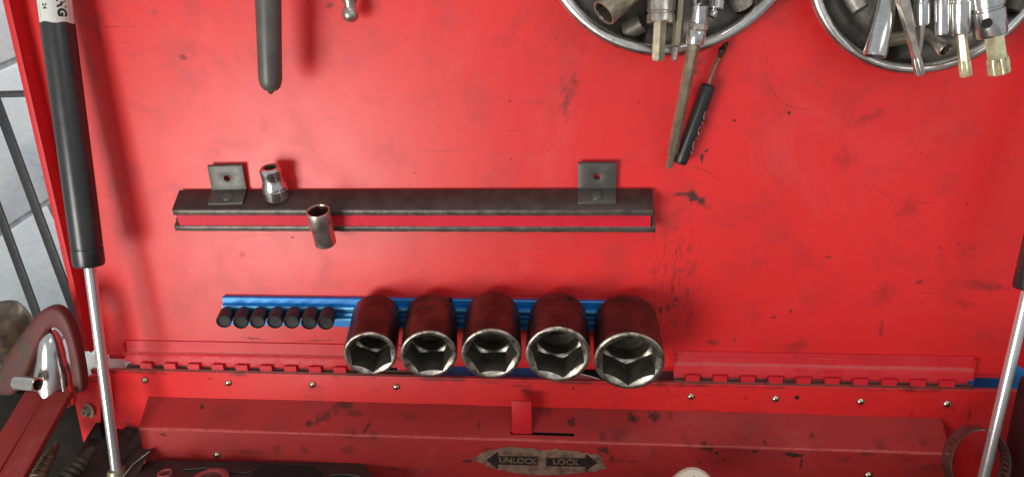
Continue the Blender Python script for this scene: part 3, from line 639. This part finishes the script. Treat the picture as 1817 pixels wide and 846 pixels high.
# ------------------------------------------------------------------ magnetic bowls
def bowl(cx, cz, Rr, label):
    t = thing('magnetic_bowl', (cx, -.004, cz), label, 'bowl', 'magnetic parts bowls on the lid')
    Mx = Matrix.Translation((cx, 0, cz)) @ OUT
    n = 96
    obj('shell', MB().lathe([(0, .0105), (Rr * .60, .0105), (Rr * .74, .0125), (Rr * .86, .0190), (Rr * .905, .0262)], n, 0).lathe([(Rr * .925, .0255), (Rr * .88, .0180), (Rr * .76, .0100), (Rr * .62, .0075), (Rr * .60, .0075)], n, 0).mesh('shell', 60), BOWLI, t, Mx)
    obj('rim', MB().lathe([(Rr * .905, .0262), (Rr * .912, .0292), (Rr * .930, .0310), (Rr * .955, .0316), (Rr * .980, .0306), (Rr, .0280), (Rr * .998, .0260), (Rr * .96, .0256), (Rr * .925, .0255)], n).mesh('rim', 60), BOWLM, t, Mx)
    obj('magnet_base', MB().lathe([(0, .0004), (Rr * .50, .0004), (Rr * .52, .0015), (Rr * .52, .0074), (0, .0074)], 48).mesh('base', 40), BLKRUB, t, Mx)
bowl(.0672, .0662, .1029, 'left round steel magnetic bowl of tools on the lid')
bowl(.2552, .0346, .0882, 'right round steel magnetic bowl of tools on the lid')

def rod_thing(name, label, cat, group, pieces):
    """pieces: (part name, px0,py0,d0, px1,py1,d1, profile(list of (fraction along, half width px or fn)), sides, material, rot)"""
    t = None
    for (pn, x0, y0, d0, x1, y1, d1, prof, sides, mt, rot) in pieces:
        a, b_ = P(x0, y0, d0), P(x1, y1, d1); L = (b_ - a).length; Mx = frame(a, b_)
        if t is None: t = thing(name, b_, label, cat, group)
        k = R((x0 + x1) / 2, (y0 + y1) / 2, (d0 + d1) / 2, 2)       # metres per pixel of half width
        if sides: pp = [(poly(sides, w_ * k, math.radians(rot)) if w_ else 0, f_ * L) for f_, w_ in prof]; n = sides * 8
        else: pp = [(w_ * k, f_ * L) for f_, w_ in prof]; n = 40
        obj(pn, MB().lathe(pp, n).mesh(pn, 28), mt, t, Mx)
    return t
def barrel(w_, g=None, e=.03):                  # turned chrome barrel with eased ends, optional groove
    p = [(0, 0), (0, w_ * .9), (e, w_)]
    if g: p += [(g - .03, w_), (g - .015, w_ * .90), (g + .015, w_ * .90), (g + .03, w_)]
    return p + [(1 - e, w_), (1, w_ * .93), (1, 0)]
GB = 'tools in the left magnetic bowl'; GC = 'tools in the right magnetic bowl'
# left bowl
a, b_ = P(1150, -48, .030), P(1071, 24, .050); L = (b_ - a).length; Mx = frame(a, b_); r_ = R(1080, 20, .045, 50)
t = thing('twelve_point_socket', b_, 'wide steel twelve-point socket at the left inside the left bowl', 'socket', GB)
star = lambda r: (lambda aa: r * (1 - .10 * abs(math.sin(6 * aa))))
obj('body', MB().lathe([(0, 0), (r_, 0), (r_, L - .001), (r_ * .95, L), (r_ * .84, L)], 48).mesh('body'), STEELG, t, Mx)
obj('bore', MB().lathe([(r_ * .84, L), (star(r_ * .82), L - .001), (star(r_ * .82), L - .034), (0, L - .034)], 96).mesh('bore', 20), BORE, t, Mx)
rod_thing('hex_bit_socket', 'hex bit in a stubby flat-sided holder over the left bowl rim', 'bit socket', GB, [
    ('holder', 1176, -60, .038, 1172, 42, .044, barrel(25, .82), 0, CHROMED, 0),
    ('bit', 1171, 40, .044, 1167, 108, .044, [(0, 0), (0, 12.5), (.90, 12.5), (1, 10), (1, 0)], 6, STEELG, 30)])
rod_thing('thin_bit', 'thin steel bit with a stepped tip beside the hex bit', 'bit', GB, [
    ('shank', 1213, -60, .036, 1200, 86, .040, [(0, 0), (0, 9), (.93, 9), (.97, 7), (1, 0)], 6, STEELG, 0),
    ('tip', 1200, 84, .040, 1196, 108, .040, [(0, 0), (0, 6), (.92, 6), (1, 4.5), (1, 0)], 6, CHROMED, 0)])
rod_thing('long_hex_bit', 'long brown-grey hex bit on a bright chrome socket hanging down the lid', 'bit socket', GB, [
    ('upper_barrel', 1247, -50, .050, 1240, 44, .050, barrel(13.5, .62), 0, CHROME, 0),
    ('collar', 1239.5, 41, .050, 1237, 54, .050, [(0, 0), (0, 14), (.15, 17), (.85, 17), (1, 14), (1, 0)], 6, CHROMED, 0),
    ('lower_barrel', 1237, 53, .050, 1232, 79, .049, barrel(16, None, .12), 0, CHROME, 0),
    ('shaft', 1232, 76, .049, 1193, 273, .018, [(0, 0), (0, 11), (.985, 10.5), (1, 9), (1, 0)], 6, STEELG, 10),
    ('tip', 1193, 271, .018, 1187, 297, .014, [(0, 0), (0, 6.5), (.9, 6.5), (1, 5), (1, 0)], 6, STEELG, 0)])
rod_thing('short_chrome_socket', 'short bright chrome socket right of the long hex bit', 'socket', GB, [
    ('body', 1277, -40, .034, 1268, 18, .040, barrel(15, .72), 0, CHROME, 0), ('nose', 1268, 18, .040, 1262, 30, .041, barrel(8, None, .2), 0, CHROME, 0)])
rod_thing('dark_socket', 'dark socket lying in shade on the left side of the left bowl', 'socket', GB, [('body', 1110, 58, .016, 1142, 40, .022, barrel(17), 0, BORE, 0)])
rod_thing('steel_socket', 'dull steel socket at the right inside the left bowl, half out of the picture', 'socket', GB, [('body', 1320, 12, .020, 1300, -30, .026, barrel(18), 0, CHROMED, 0)])
rod_thing('black_bit_holder', 'black bit holder between two chrome sockets at the top of the left bowl', 'bit holder', GB, [('body', 1262, -60, .056, 1246, 9, .060, barrel(11), 0, BLKRUB, 0)])
# right bowl
rod_thing('long_chrome_socket', 'long plain chrome socket slanting at the left of the right bowl', 'socket', GC, [
    ('body', 1588, -60, .034, 1552, 100, .046, [(0, 0), (0, 17), (.5, 17), (.55, 19), (.97, 20), (1, 19), (1, 15)], 0, CHROME, 0),
    ('bore', 1555, 86, .045, 1552, 100, .046, [(0, 0), (0, 14.5), (.93, 15), (1, 16)], 0, BORE, 0)])
def star_bit(w_, n_=6, depth=.22): return lambda k: (lambda aa: w_ * k * (1 - depth * (.5 + .5 * math.cos(n_ * aa)) ** 1.5))
def bit_tip(t, x0, y0, x1, y1, d, w0, w1, mt, n_=6, depth=.3):
    a, b_ = P(x0, y0, d), P(x1, y1, d); L = (b_ - a).length; k = R(x0, y0, d, 2)
    f0, f1 = star_bit(w0, n_, .02)(k), star_bit(w1, n_, depth)(k)
    obj('tip', MB().lathe([(0, 0), (f0, 0), (f1, L * .25), (star_bit(w1, n_, depth)(k), L * .92), (star_bit(w1 * .88, n_, depth)(k), L), (0, L)], n_ * 12).mesh('tip', 25), mt, t, frame(a, b_))
t = rod_thing('long_star_bit', 'long grey star bit slanting over the rim of the right bowl', 'bit', GC, [
    ('shaft', 1587, -60, .050, 1627, 106, .050, [(0, 0), (0, 14), (.4, 11.5), (.97, 8), (1, 7.5), (1, 0)], 6, CHROMED, 10)])
bit_tip(t, 1626, 103, 1633, 134, .050, 7.5, 8.5, CHROMED)
rod_thing('chrome_bit_socket', 'chrome socket with a small grey tapered bit behind the long star bit', 'bit socket', GC, [
    ('barrel', 1636, -60, .040, 1636, 46, .042, barrel(14, .60), 0, CHROME, 0), ('bit', 1635, 45, .042, 1631, 96, .042, [(0, 0), (0, 7), (.9, 4.5), (1, 3), (1, 0)], 6, CHROMED, 0)])
a, b_ = P(1640, 60, .024), P(1679, 89, .042); L = (b_ - a).length; Mx = frame(a, b_); r_ = R(1660, 80, .035, 27)
t = thing('small_steel_socket', b_, 'small grey socket lying with its open end at the right bowl rim', 'socket', GC)
obj('body', MB().lathe([(0, 0), (r_ * .8, 0), (r_ * .85, L * .5), (r_, L * .62), (r_, L - .0006), (r_ * .95, L), (r_ * .85, L)], 40).mesh('body'), CHROMED, t, Mx)
obj('bore', MB().lathe([(r_ * .85, L), (star(r_ * .82), L - .001), (star(r_ * .82), L - .01), (0, L - .01)], 60).mesh('bore', 20), BORE, t, Mx)
rod_thing('slim_chrome_socket', 'slim chrome socket standing close left of the gold-tipped bits', 'socket', GC, [('body', 1672, -60, .046, 1671, 62, .048, barrel(12.5), 0, CHROME, 0)])
t = rod_thing('spline_bit_socket', 'chrome socket with a narrow yellowish spline bit over the right bowl rim', 'bit socket', GC, [
    ('barrel', 1704, -60, .050, 1704, 61, .050, barrel(18, .50), 0, CHROME, 0), ('shank', 1706, 60, .050, 1711, 108, .050, [(0, 0), (0, 8), (1, 9), (1, 0)], 6, GOLDB, 30)])
bit_tip(t, 1711, 107, 1714.5, 136, .050, 9, 10, GOLDB, 6, .35)
t = rod_thing('large_spline_bit_socket', 'biggest chrome bit socket with a black hole and wide yellow spline bit', 'bit socket', GC, [
    ('barrel', 1744, -60, .054, 1758, 64, .054, barrel(26.5, .60), 0, CHROME, 0), ('shank', 1764, 60, .054, 1770, 104, .054, [(0, 0), (0, 16.5), (1, 16.5), (1, 0)], 6, GOLDB, 0)])
bit_tip(t, 1770, 103, 1773.5, 132, .054, 16.5, 17.5, GOLDB, 6, .38)
hp = P(1751, 42, .054); cdv = (Vector((0, -D, 0)) - hp).normalized(); k = R(1751, 42, .054, 26.5 * 2)
obj('ball_hole', MB().lathe([(0, 0), (.0034, 0), (.0034, .0008), (0, .0008)], 20).mesh('hole'), DARK, t, frame(hp + cdv * (k * .975), hp + cdv))
rod_thing('grey_bore_socket', 'dark open socket at the far left inside the right bowl', 'socket', GC, [('body', 1500, -25, .022, 1527, 18, .030, barrel(15), 0, CHROMED, 0)])
rod_thing('dark_short_socket', 'dark steel socket lying deep in the right bowl behind the star bit', 'socket', GC, [('body', 1575, 72, .018, 1612, 66, .022, barrel(12), 0, STEELG, 0)])
rod_thing('steel_adapter', 'dull adapter deep in the right bowl right of the biggest bit', 'adapter', GC, [('body', 1815, -25, .024, 1795, 20, .026, barrel(14), 0, BORE, 0)])

# ------------------------------------------------------------------ black-handled pick on the lid
a, b_ = P(1257.5, 150, .012), P(1206, 290, .012); r_ = R(1230, 220, .012, 26.5); L = (b_ - a).length; Mx = frame(a, b_)
t = thing('black_handled_pick', b_, 'pick with a black printed handle and rusty bent tip, stuck to the lid', 'pick')
obj('handle', MB().lathe([(0, 0), (r_ * .7, 0), (r_ * .93, .0012), (r_ * .97, .003), (r_, L * .15), (r_, L * .9), (r_ * .96, L - .002), (r_ * .8, L), (0, L)], 36).mesh('handle'), BLKRUB, t, Mx)
obj('shaft', MB().tube([a, P(1266, 124, .011), P(1277, 99, .010)], .0014, 8).mesh('shaft'), STEELG, t)
obj('hook', MB().tube([P(1276, 101, .010), P(1281, 90, .012), P(1285, 84, .009), P(1288, 77, .011), P(1291, 68, .009)], [.002, .0034, .0022, .0026, .0014], 10).mesh('hook', 60), mat('rusty_hook', (.06, .04, .035), .6, .4), t)
inv = Mx.inverted(); cd = inv @ Vector((0, -D, 0)); cb = math.atan2(cd.y, cd.x); rc = r_; r0 = r_; zl = L
p1 = Mx @ Vector((rc * math.cos(cb + .5), rc * math.sin(cb + .5), L / 2)); p2 = Mx @ Vector((rc * math.cos(cb - .5), rc * math.sin(cb - .5), L / 2))
sg = 1 if p1.x > p2.x else -1
m = MB(); v, f = text_mesh('(C)C(C', .0080, -.0001); mx = max(x for x, y, z in v)
# lettering runs up the handle, outline capitals worn almost away
out = [((r_ + .0001) * math.cos(cb + sg * 1.3 - sg * y / rc), (r_ + .0001) * math.sin(cb + sg * .55 - sg * y / rc), L * .57 - x * 1.55) for x, y, z in v]
m.add(out, f, 0); obj('lettering', m.mesh('letters'), mat('worn_white_print', (.42, .40, .38), .5, 0, (.05, .05, .05), .9, 420), t, Mx)

# ------------------------------------------------------------------ lower left: arched handle, socket, red rails, fittings
t = thing('arched_tool', P(70, 700, .055), 'large tool with a dull red arched handle and polished steel throat at bottom left', 'tool')
d0 = .055
pin = [(24, 706), (44, 672), (60, 630), (70, 610), (79, 591), (87, 584), (95, 583), (104, 588), (114, 604), (120, 634), (124, 665), (126, 692)]
pout = [(-30, 708), (0, 658), (24, 616), (54, 574), (70, 552), (86, 543), (104, 549), (120, 570), (132, 604), (140, 642), (148, 670), (152, 700)]
pout = [(-34, 700), (-6, 654), (21, 611), (48, 574), (67, 553), (86, 543), (103, 547), (119, 566), (132, 602), (140, 642), (145, 668), (146, 700)]
m = MB(); rr = []
for (xi, yi), (xo, yo) in zip(pin, pout):
    A, B = P(xo, yo, d0), P(xi, yi, d0); c = (A + B) / 2; h = (B - A) / 2; bk = Vector((0, 1, 0))
    sp = lambda v_: math.copysign(abs(v_) ** .55, v_)
    rr.append([tuple(c + h * sp(math.cos(q_)) + bk * (.006 - .006 * sp(math.sin(q_)))) for q_ in [2 * math.pi * k / 20 for k in range(20)]])
rr = [[tuple(sum((Vector(p) for p in rr[0]), Vector()) / 20)]] + rr + [[tuple(sum((Vector(p) for p in rr[-1]), Vector()) / 20)]]
me = m.rings(rr).mesh('handle', 80)
ha = obj('handle', me, DKRED, t); md = ha.modifiers.new('s', 'SUBSURF'); md.levels = 1; md.render_levels = 2
a, b_ = P(88, 582, .045), P(98, 716, .050); L = (b_ - a).length
obj('steel_throat', MB().lathe([(0, 0), (.003, .0003), (.0065, .004), (.0095, .012), (.0115, .022), (.0128, .032), (.0158, .044), (.0185, L * .98), (0, L)], 40).mesh('throat', 60), CHROME, t, frame(a, b_))
a, b_ = P(26, 606, .05), P(84, 640, .10)
obj('drum', MB().lathe([(0, -.01), (.020, -.01), (.0235, -.007), (.0245, 0), (.0245, .03), (.0245, .07), (0, .07)], 40).mesh('drum', 50), TAN, t, Matrix.Translation(P(30, 606, .01)) @ Matrix.Rotation(math.radians(205), 4, 'X') @ Matrix.Rotation(math.radians(0), 4, 'Y') @ Matrix.Translation((0, 0, -.03)))
a, b_ = P(30, 678, .075), P(67, 682, .078); r_ = R(50, 680, .076, 25); L = (b_ - a).length
t = thing('small_chrome_socket', a, 'small chrome socket lying sideways under the red arched handle', 'socket')
obj('body', MB().lathe([(0, 0), (r_, 0), (r_, L - .0006), (r_ * .93, L), (r_ * .76, L)], 32).mesh('body'), CHROME, t, frame(a, b_, (0, 0, 1)))
obj('bore', MB().lathe([(r_ * .76, L), (poly(6, r_ * .76), L - .001), (poly(6, r_ * .76), L - .01), (0, L - .01)], 48).mesh('bore'), BORE, t, frame(a, b_, (0, 0, 1)))
t = thing('red_steel_rails', P(40, 840, .12), 'pair of scuffed red steel rails side by side at bottom left', 'rails')
def slab(outline, th, mt, name):
    v = [P(*p) for p in outline]; n = len(v); nn = (v[1] - v[0]).cross(v[2] - v[0]).normalized()
    if nn.dot(Vector((0, -D, 0)) - v[0]) > 0: nn = -nn
    m = MB(); m.add([tuple(p) for p in v] + [tuple(p + nn * th) for p in v], [tuple(range(n)), tuple(range(2*n-1, n-1, -1))] + [(i, n + i, n + (i+1) % n, (i+1) % n) for i in range(n)])
    return m.mesh(name, bevel=.0007)
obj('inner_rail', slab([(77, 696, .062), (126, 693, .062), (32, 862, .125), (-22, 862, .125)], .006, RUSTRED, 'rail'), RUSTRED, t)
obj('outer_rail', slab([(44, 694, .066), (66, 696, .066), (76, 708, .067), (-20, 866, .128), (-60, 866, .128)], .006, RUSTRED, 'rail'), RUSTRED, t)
def ridged(r, L, k, e=0):
    p = [(0, 0), (r * .45, 0), (r * .55, L * .05), (r * .6, L * .28)]
    z = .30
    for i in range(k):
        w_ = r * (.78 + .22 * i / max(k - 1, 1)); s_ = .66 / k
        p += [(w_ * .86, L * z), (w_, L * (z + s_ * .15)), (w_, L * (z + s_ * .7)), (w_ * .86, L * (z + s_ * .85))]; z += s_
    return p + [(r, L), (0, L)]
for (x0, y0, x1, y1, w_, k, lb, mt) in ((99, 787, 62, 856, 30, 4, 'bronze ridged air fitting at the bottom left, nearer the red rails', BRASS), (166, 795, 104, 866, 36, 5, 'dark ridged air fitting left of the strut rod, pale tip up', mat('dark_bronze', (.06, .05, .035), .5, .3, (.03, .025, .02), .7, 90))):
    a, b_ = P(x0, y0, .06), P(x1, y1, .10); r_ = R(x1, y1, .10, w_); t = obj('air_fitting', MB().lathe(ridged(r_, (b_ - a).length, k), 32).mesh('air_fitting', 30), mt, None, frame(a, b_))
    tag(t, lb, 'air fitting', 'air fittings at the bottom left')
a, b_ = P(163, 799, .098), P(167, 792, .098)
cab = obj('thin_wire', MB().tube([P(218, 846, .07), P(235, 824, .06), P(250, 812, .05), P(266, 800, .045)], .0006, 6).mesh('wire'), CHROMED, None)
tag(cab, 'thin grey wire leaning against the left end of the lock housing', 'wire')

# ------------------------------------------------------------------ bottom: moulded tray, cap, hose clamp
t = thing('moulded_tray', PZ(450, 846, -.45), 'charcoal moulded plastic tool tray below the red lock housing', 'tray')
zt_ = P(450, 818, .0395).z
def PT(px, py, dz=0): p = PZ(px, py, zt_ + dz); return (p.x, p.y)
top_o = [(262, 816), (300, 815), (420, 817), (640, 820), (652, 828), (664, 846), (672, 880), (225, 890), (236, 850), (246, 828)]
m = MB(); m.prism([PT(*p) for p in top_o], zt_ - .022, zt_)
tr = obj('tray_body', m.mesh('tray', bevel=.0012, seg=3), DPLAS, t)
oc = [(430, 866), (446, 838), (468, 824), (556, 826), (574, 838), (590, 866)]
m = MB(); pts = [PT(*p) for p in oc]; m.prism(pts, zt_ + .0002, zt_ + .0012)
cxo = sum(p[0] for p in pts) / 6; cyo = sum(p[1] for p in pts) / 6
obj('raised_lip', m.mesh('lip', bevel=.0004), DPLAS, t)
obj('pocket', MB().prism([(cxo + (x - cxo) * .94, cyo + (y - cyo) * .90) for x, y in pts], zt_ + .0013, zt_ + .0016).mesh('pocket'), DARK, t)
m = MB().tube([PZ(x, y, zt_ + .0008) for x, y in ((325, 832), (345, 831), (365, 829), (390, 832), (405, 837), (432, 838), (446, 836))], .0011, 8)
obj('moulded_rib', m.mesh('rib', 60), DPLAS, t)
m = MB().tube([PZ(x, y, zt_ + .0008) for x, y in ((584, 843), (600, 841), (620, 841), (640, 845))], .0011, 8)
obj('moulded_rib', m.mesh('rib', 60), DPLAS, t)
for px, py, wd, lb in ((293, 842, 26, 'small dull red ring in the left end of the tray'), (372, 852, 66, 'larger dull red ring in the tray, cut by the bottom edge')):
    c = PZ(px, py, zt_ + .003); r_ = R(px, py, .08, wd)
    o = obj('red_ring', MB().lathe([(r_ * .62, -.004), (r_ * .62, .0022), (r_ * .72, .003), (r_ * .9, .003), (r_, .0018), (r_, -.0028), (r_ * .62, -.004)], 36).mesh('red_ring', 50), PINKR, None, Matrix.Translation(c))
    tag(o, lb, 'ring', 'red rings in the charcoal tray')
a = P(1232, 900, .115); b_ = a + Vector((.0, -.004, .0)).normalized() * 0
c = P(1232, 866, .110); r_ = R(1232, 866, .110, 76)
t = thing('cream_bottle_cap', c, 'cream plastic bottle cap with brown print poking in at the bottom edge', 'cap')
Mx = frame(c, c + Vector((.02, -.75, .65)))
obj('cap', MB().lathe([(r_ * .98, -.03), (r_, -.004), (r_ * .95, -.001), (r_ * .84, .0008), (0, .0012)], 20).mesh('cap', 25), WHITEP, t, Mx)
m = MB(); rnd = random.Random(5)
for x, z_, w_, h_ in ((-.35, .42, .30, .10), (.0, .48, .14, .07), (.22, .36, .26, .09), (-.20, .25, .5, .05)):
    m.prism([(r_ * (x + w_ * math.cos(q_) * (.5 + .1 * rnd.random())), r_ * (z_ + h_ * math.sin(q_) * (.5 + .2 * rnd.random()))) for q_ in [2 * math.pi * k / 14 for k in range(14)]], .0012, .0014)
obj('cap_print', m.mesh('print'), PRINT, t, Mx)
# hose clamp
cc = P(1741, 824, .075); Rk = R(1741, 824, .075, 108)
t = thing('hose_clamp', P(1741, 890, .075), 'slotted steel hose clamp ring behind the right strut rod', 'hose clamp')
Mx = frame(cc, cc + Vector((.10, -.95, .28)), (1, 0, 0)) @ Matrix.Diagonal((1, 1.18, 1, 1))
bw = .0125; n = 120; m = MB(); zr = [-bw, -bw * .80, -bw * .22, 0]
for i in range(n):
    a0, a1 = 2*math.pi*i/n, 2*math.pi*(i+1)/n
    slot = (i % 3 == 1) and not (16 < i < 44)
    for j in range(3):
        if slot and j == 1: continue
        q_ = []
        for r_ in (Rk, Rk - .0009):
            q_ += [(r_*math.cos(a0), r_*math.sin(a0), zr[j]), (r_*math.cos(a1), r_*math.sin(a1), zr[j]), (r_*math.cos(a1), r_*math.sin(a1), zr[j+1]), (r_*math.cos(a0), r_*math.sin(a0), zr[j+1])]
        m.add(q_, [(0,1,2,3), (7,6,5,4), (0,4,5,1), (3,2,6,7), (0,3,7,4), (1,5,6,2)])
obj('slotted_band', m.mesh('band', 20), mat('dull_clamp_steel', (.17, .155, .14), .36, .7, (.08, .07, .06), .7, 90, .1), t, Mx)
obj('screw_housing', MB().box((-.008, -.006, -bw - .0005), (.008, .006, .0005), 0, Matrix.Translation((Rk * math.cos(-1.9), Rk * math.sin(-1.9), 0)) @ Matrix.Rotation(-.3, 4, 'Z')).mesh('housing', bevel=.001), CHROMED, t, Mx)
# dark case at the right edge
t = obj('dark_tool_case', MB().box((P(1797, 700, .035).x, -.20, -.46), (P(1797, 700, .035).x + .06, -.035, P(1800, 660, .035).z)).mesh('case', bevel=.006, seg=3), BLKRUB, None)
tag(t, 'dark plastic tool case standing at the right edge of the picture', 'tool case')

o = obj('shade_filler_box', MB().box((-.70, -.0275, -.459), (-.486, -.0130, P(140, 694, .02).z)).mesh('case', bevel=.0008), mat('matte_shade_black', (.012, .010, .009), .8, 0, (.03, .02, .015), .6, 40, .1, spec=.15), None)  # added dark box, its matte black stands in for the shaded chest end
tag(o, 'added dark box standing in for shade behind the red rails at the left end of the chest', 'case')
m = MB(); rnd = random.Random(11); g = 14
for i in range(g):
    for j in range(6): m.v.append((-.50 + .075 * i / (g - 1), -.0125 - .07 * j / 5, P(200, 776, .03).z - .020 * j / 5 + rnd.uniform(-.004, .004) ))
for i in range(g - 1):
    for j in range(5): m.f.append((i * 6 + j, (i + 1) * 6 + j, (i + 1) * 6 + j + 1, i * 6 + j + 1)); m.mi.append(0)
o = obj('greasy_rag', m.mesh('greasy_rag', 60), mat('greasy_black_cloth', (.022, .015, .012), .6, 0, (.05, .02, .015), .7, 60, .1, .6, 200), None); sb = o.modifiers.new('s', 'SUBSURF'); sb.levels = 2; sb.render_levels = 2
tag(o, 'dark greasy rag in the corner at the foot of the left strut rod', 'rag')

# ------------------------------------------------------------------ behind the chest, seen through the gap under the lid
def back_box(name, x0, x1, y0, y1, z0, z1, mt, label, cat):
    o = obj(name, MB().box((x0, y0, z0), (x1, y1, z1)).mesh(name, bevel=.002), mt, None); return tag(o, label, cat)
back_box('blue_storage_case', P(752, 665, -.03).x, P(1015, 665, -.03).x, .020, .16, -.60, P(900, 640, -.02).z, BLUEP, 'dark blue case behind the chest, seen in the gap under the big sockets', 'case')
back_box('blue_toolbox', P(1716, 690, -.03).x, P(1716, 690, -.03).x + .20, .022, .16, -.60, P(1780, 600, -.02).z, mat('mid_blue_plastic', (.015, .20, .55), .45, 0, (.008, .07, .24), .5, 30), 'mid blue toolbox behind the chest, left and right of the right strut rod', 'toolbox')
back_box('grey_board', -.52, P(226, 640, -.03).x + .01, .012, .10, -.60, P(180, 628, -.014).z, BLOCK, 'pale grey board behind the chest, in the gap left of the left hinge', 'board')
back_box('grey_cloth_block', P(1158, 670, -.03).x, P(1202, 670, -.03).x, .018, .06, -.6, P(1180, 655, -.02).z, mat('slate_cloth', (.16, .20, .23), .8), 'small slate grey block in the gap at the start of the right hinge', 'block')
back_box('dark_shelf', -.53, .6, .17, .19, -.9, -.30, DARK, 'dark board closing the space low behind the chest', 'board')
pv = [P(1016, 660, -.012), P(1050, 668, -.012), P(1085, 680, -.012), P(1075, 700, -.012), P(1010, 700, -.012)]
m = MB(); m.add([tuple(p) for p in pv] + [tuple(p + Vector((0, .001, 0))) for p in pv], [(0, 1, 2, 3, 4), (9, 8, 7, 6, 5)] + [(i, 5 + i, 5 + (i+1) % 5, (i+1) % 5) for i in range(5)])
o = obj('crumpled_paper', m.mesh('paper'), LABELW, None); tag(o, 'white scrap of paper in the gap below the fourth big socket', 'paper')
# floor under everything
fl = obj('floor', MB().box((-3, -3, -1.02), (3, 3, -1.0)).mesh('floor'), mat('concrete_floor', (.50, .49, .46), .7, 0, (.36, .35, .33), .5, 6), None)
fl['kind'] = 'structure'
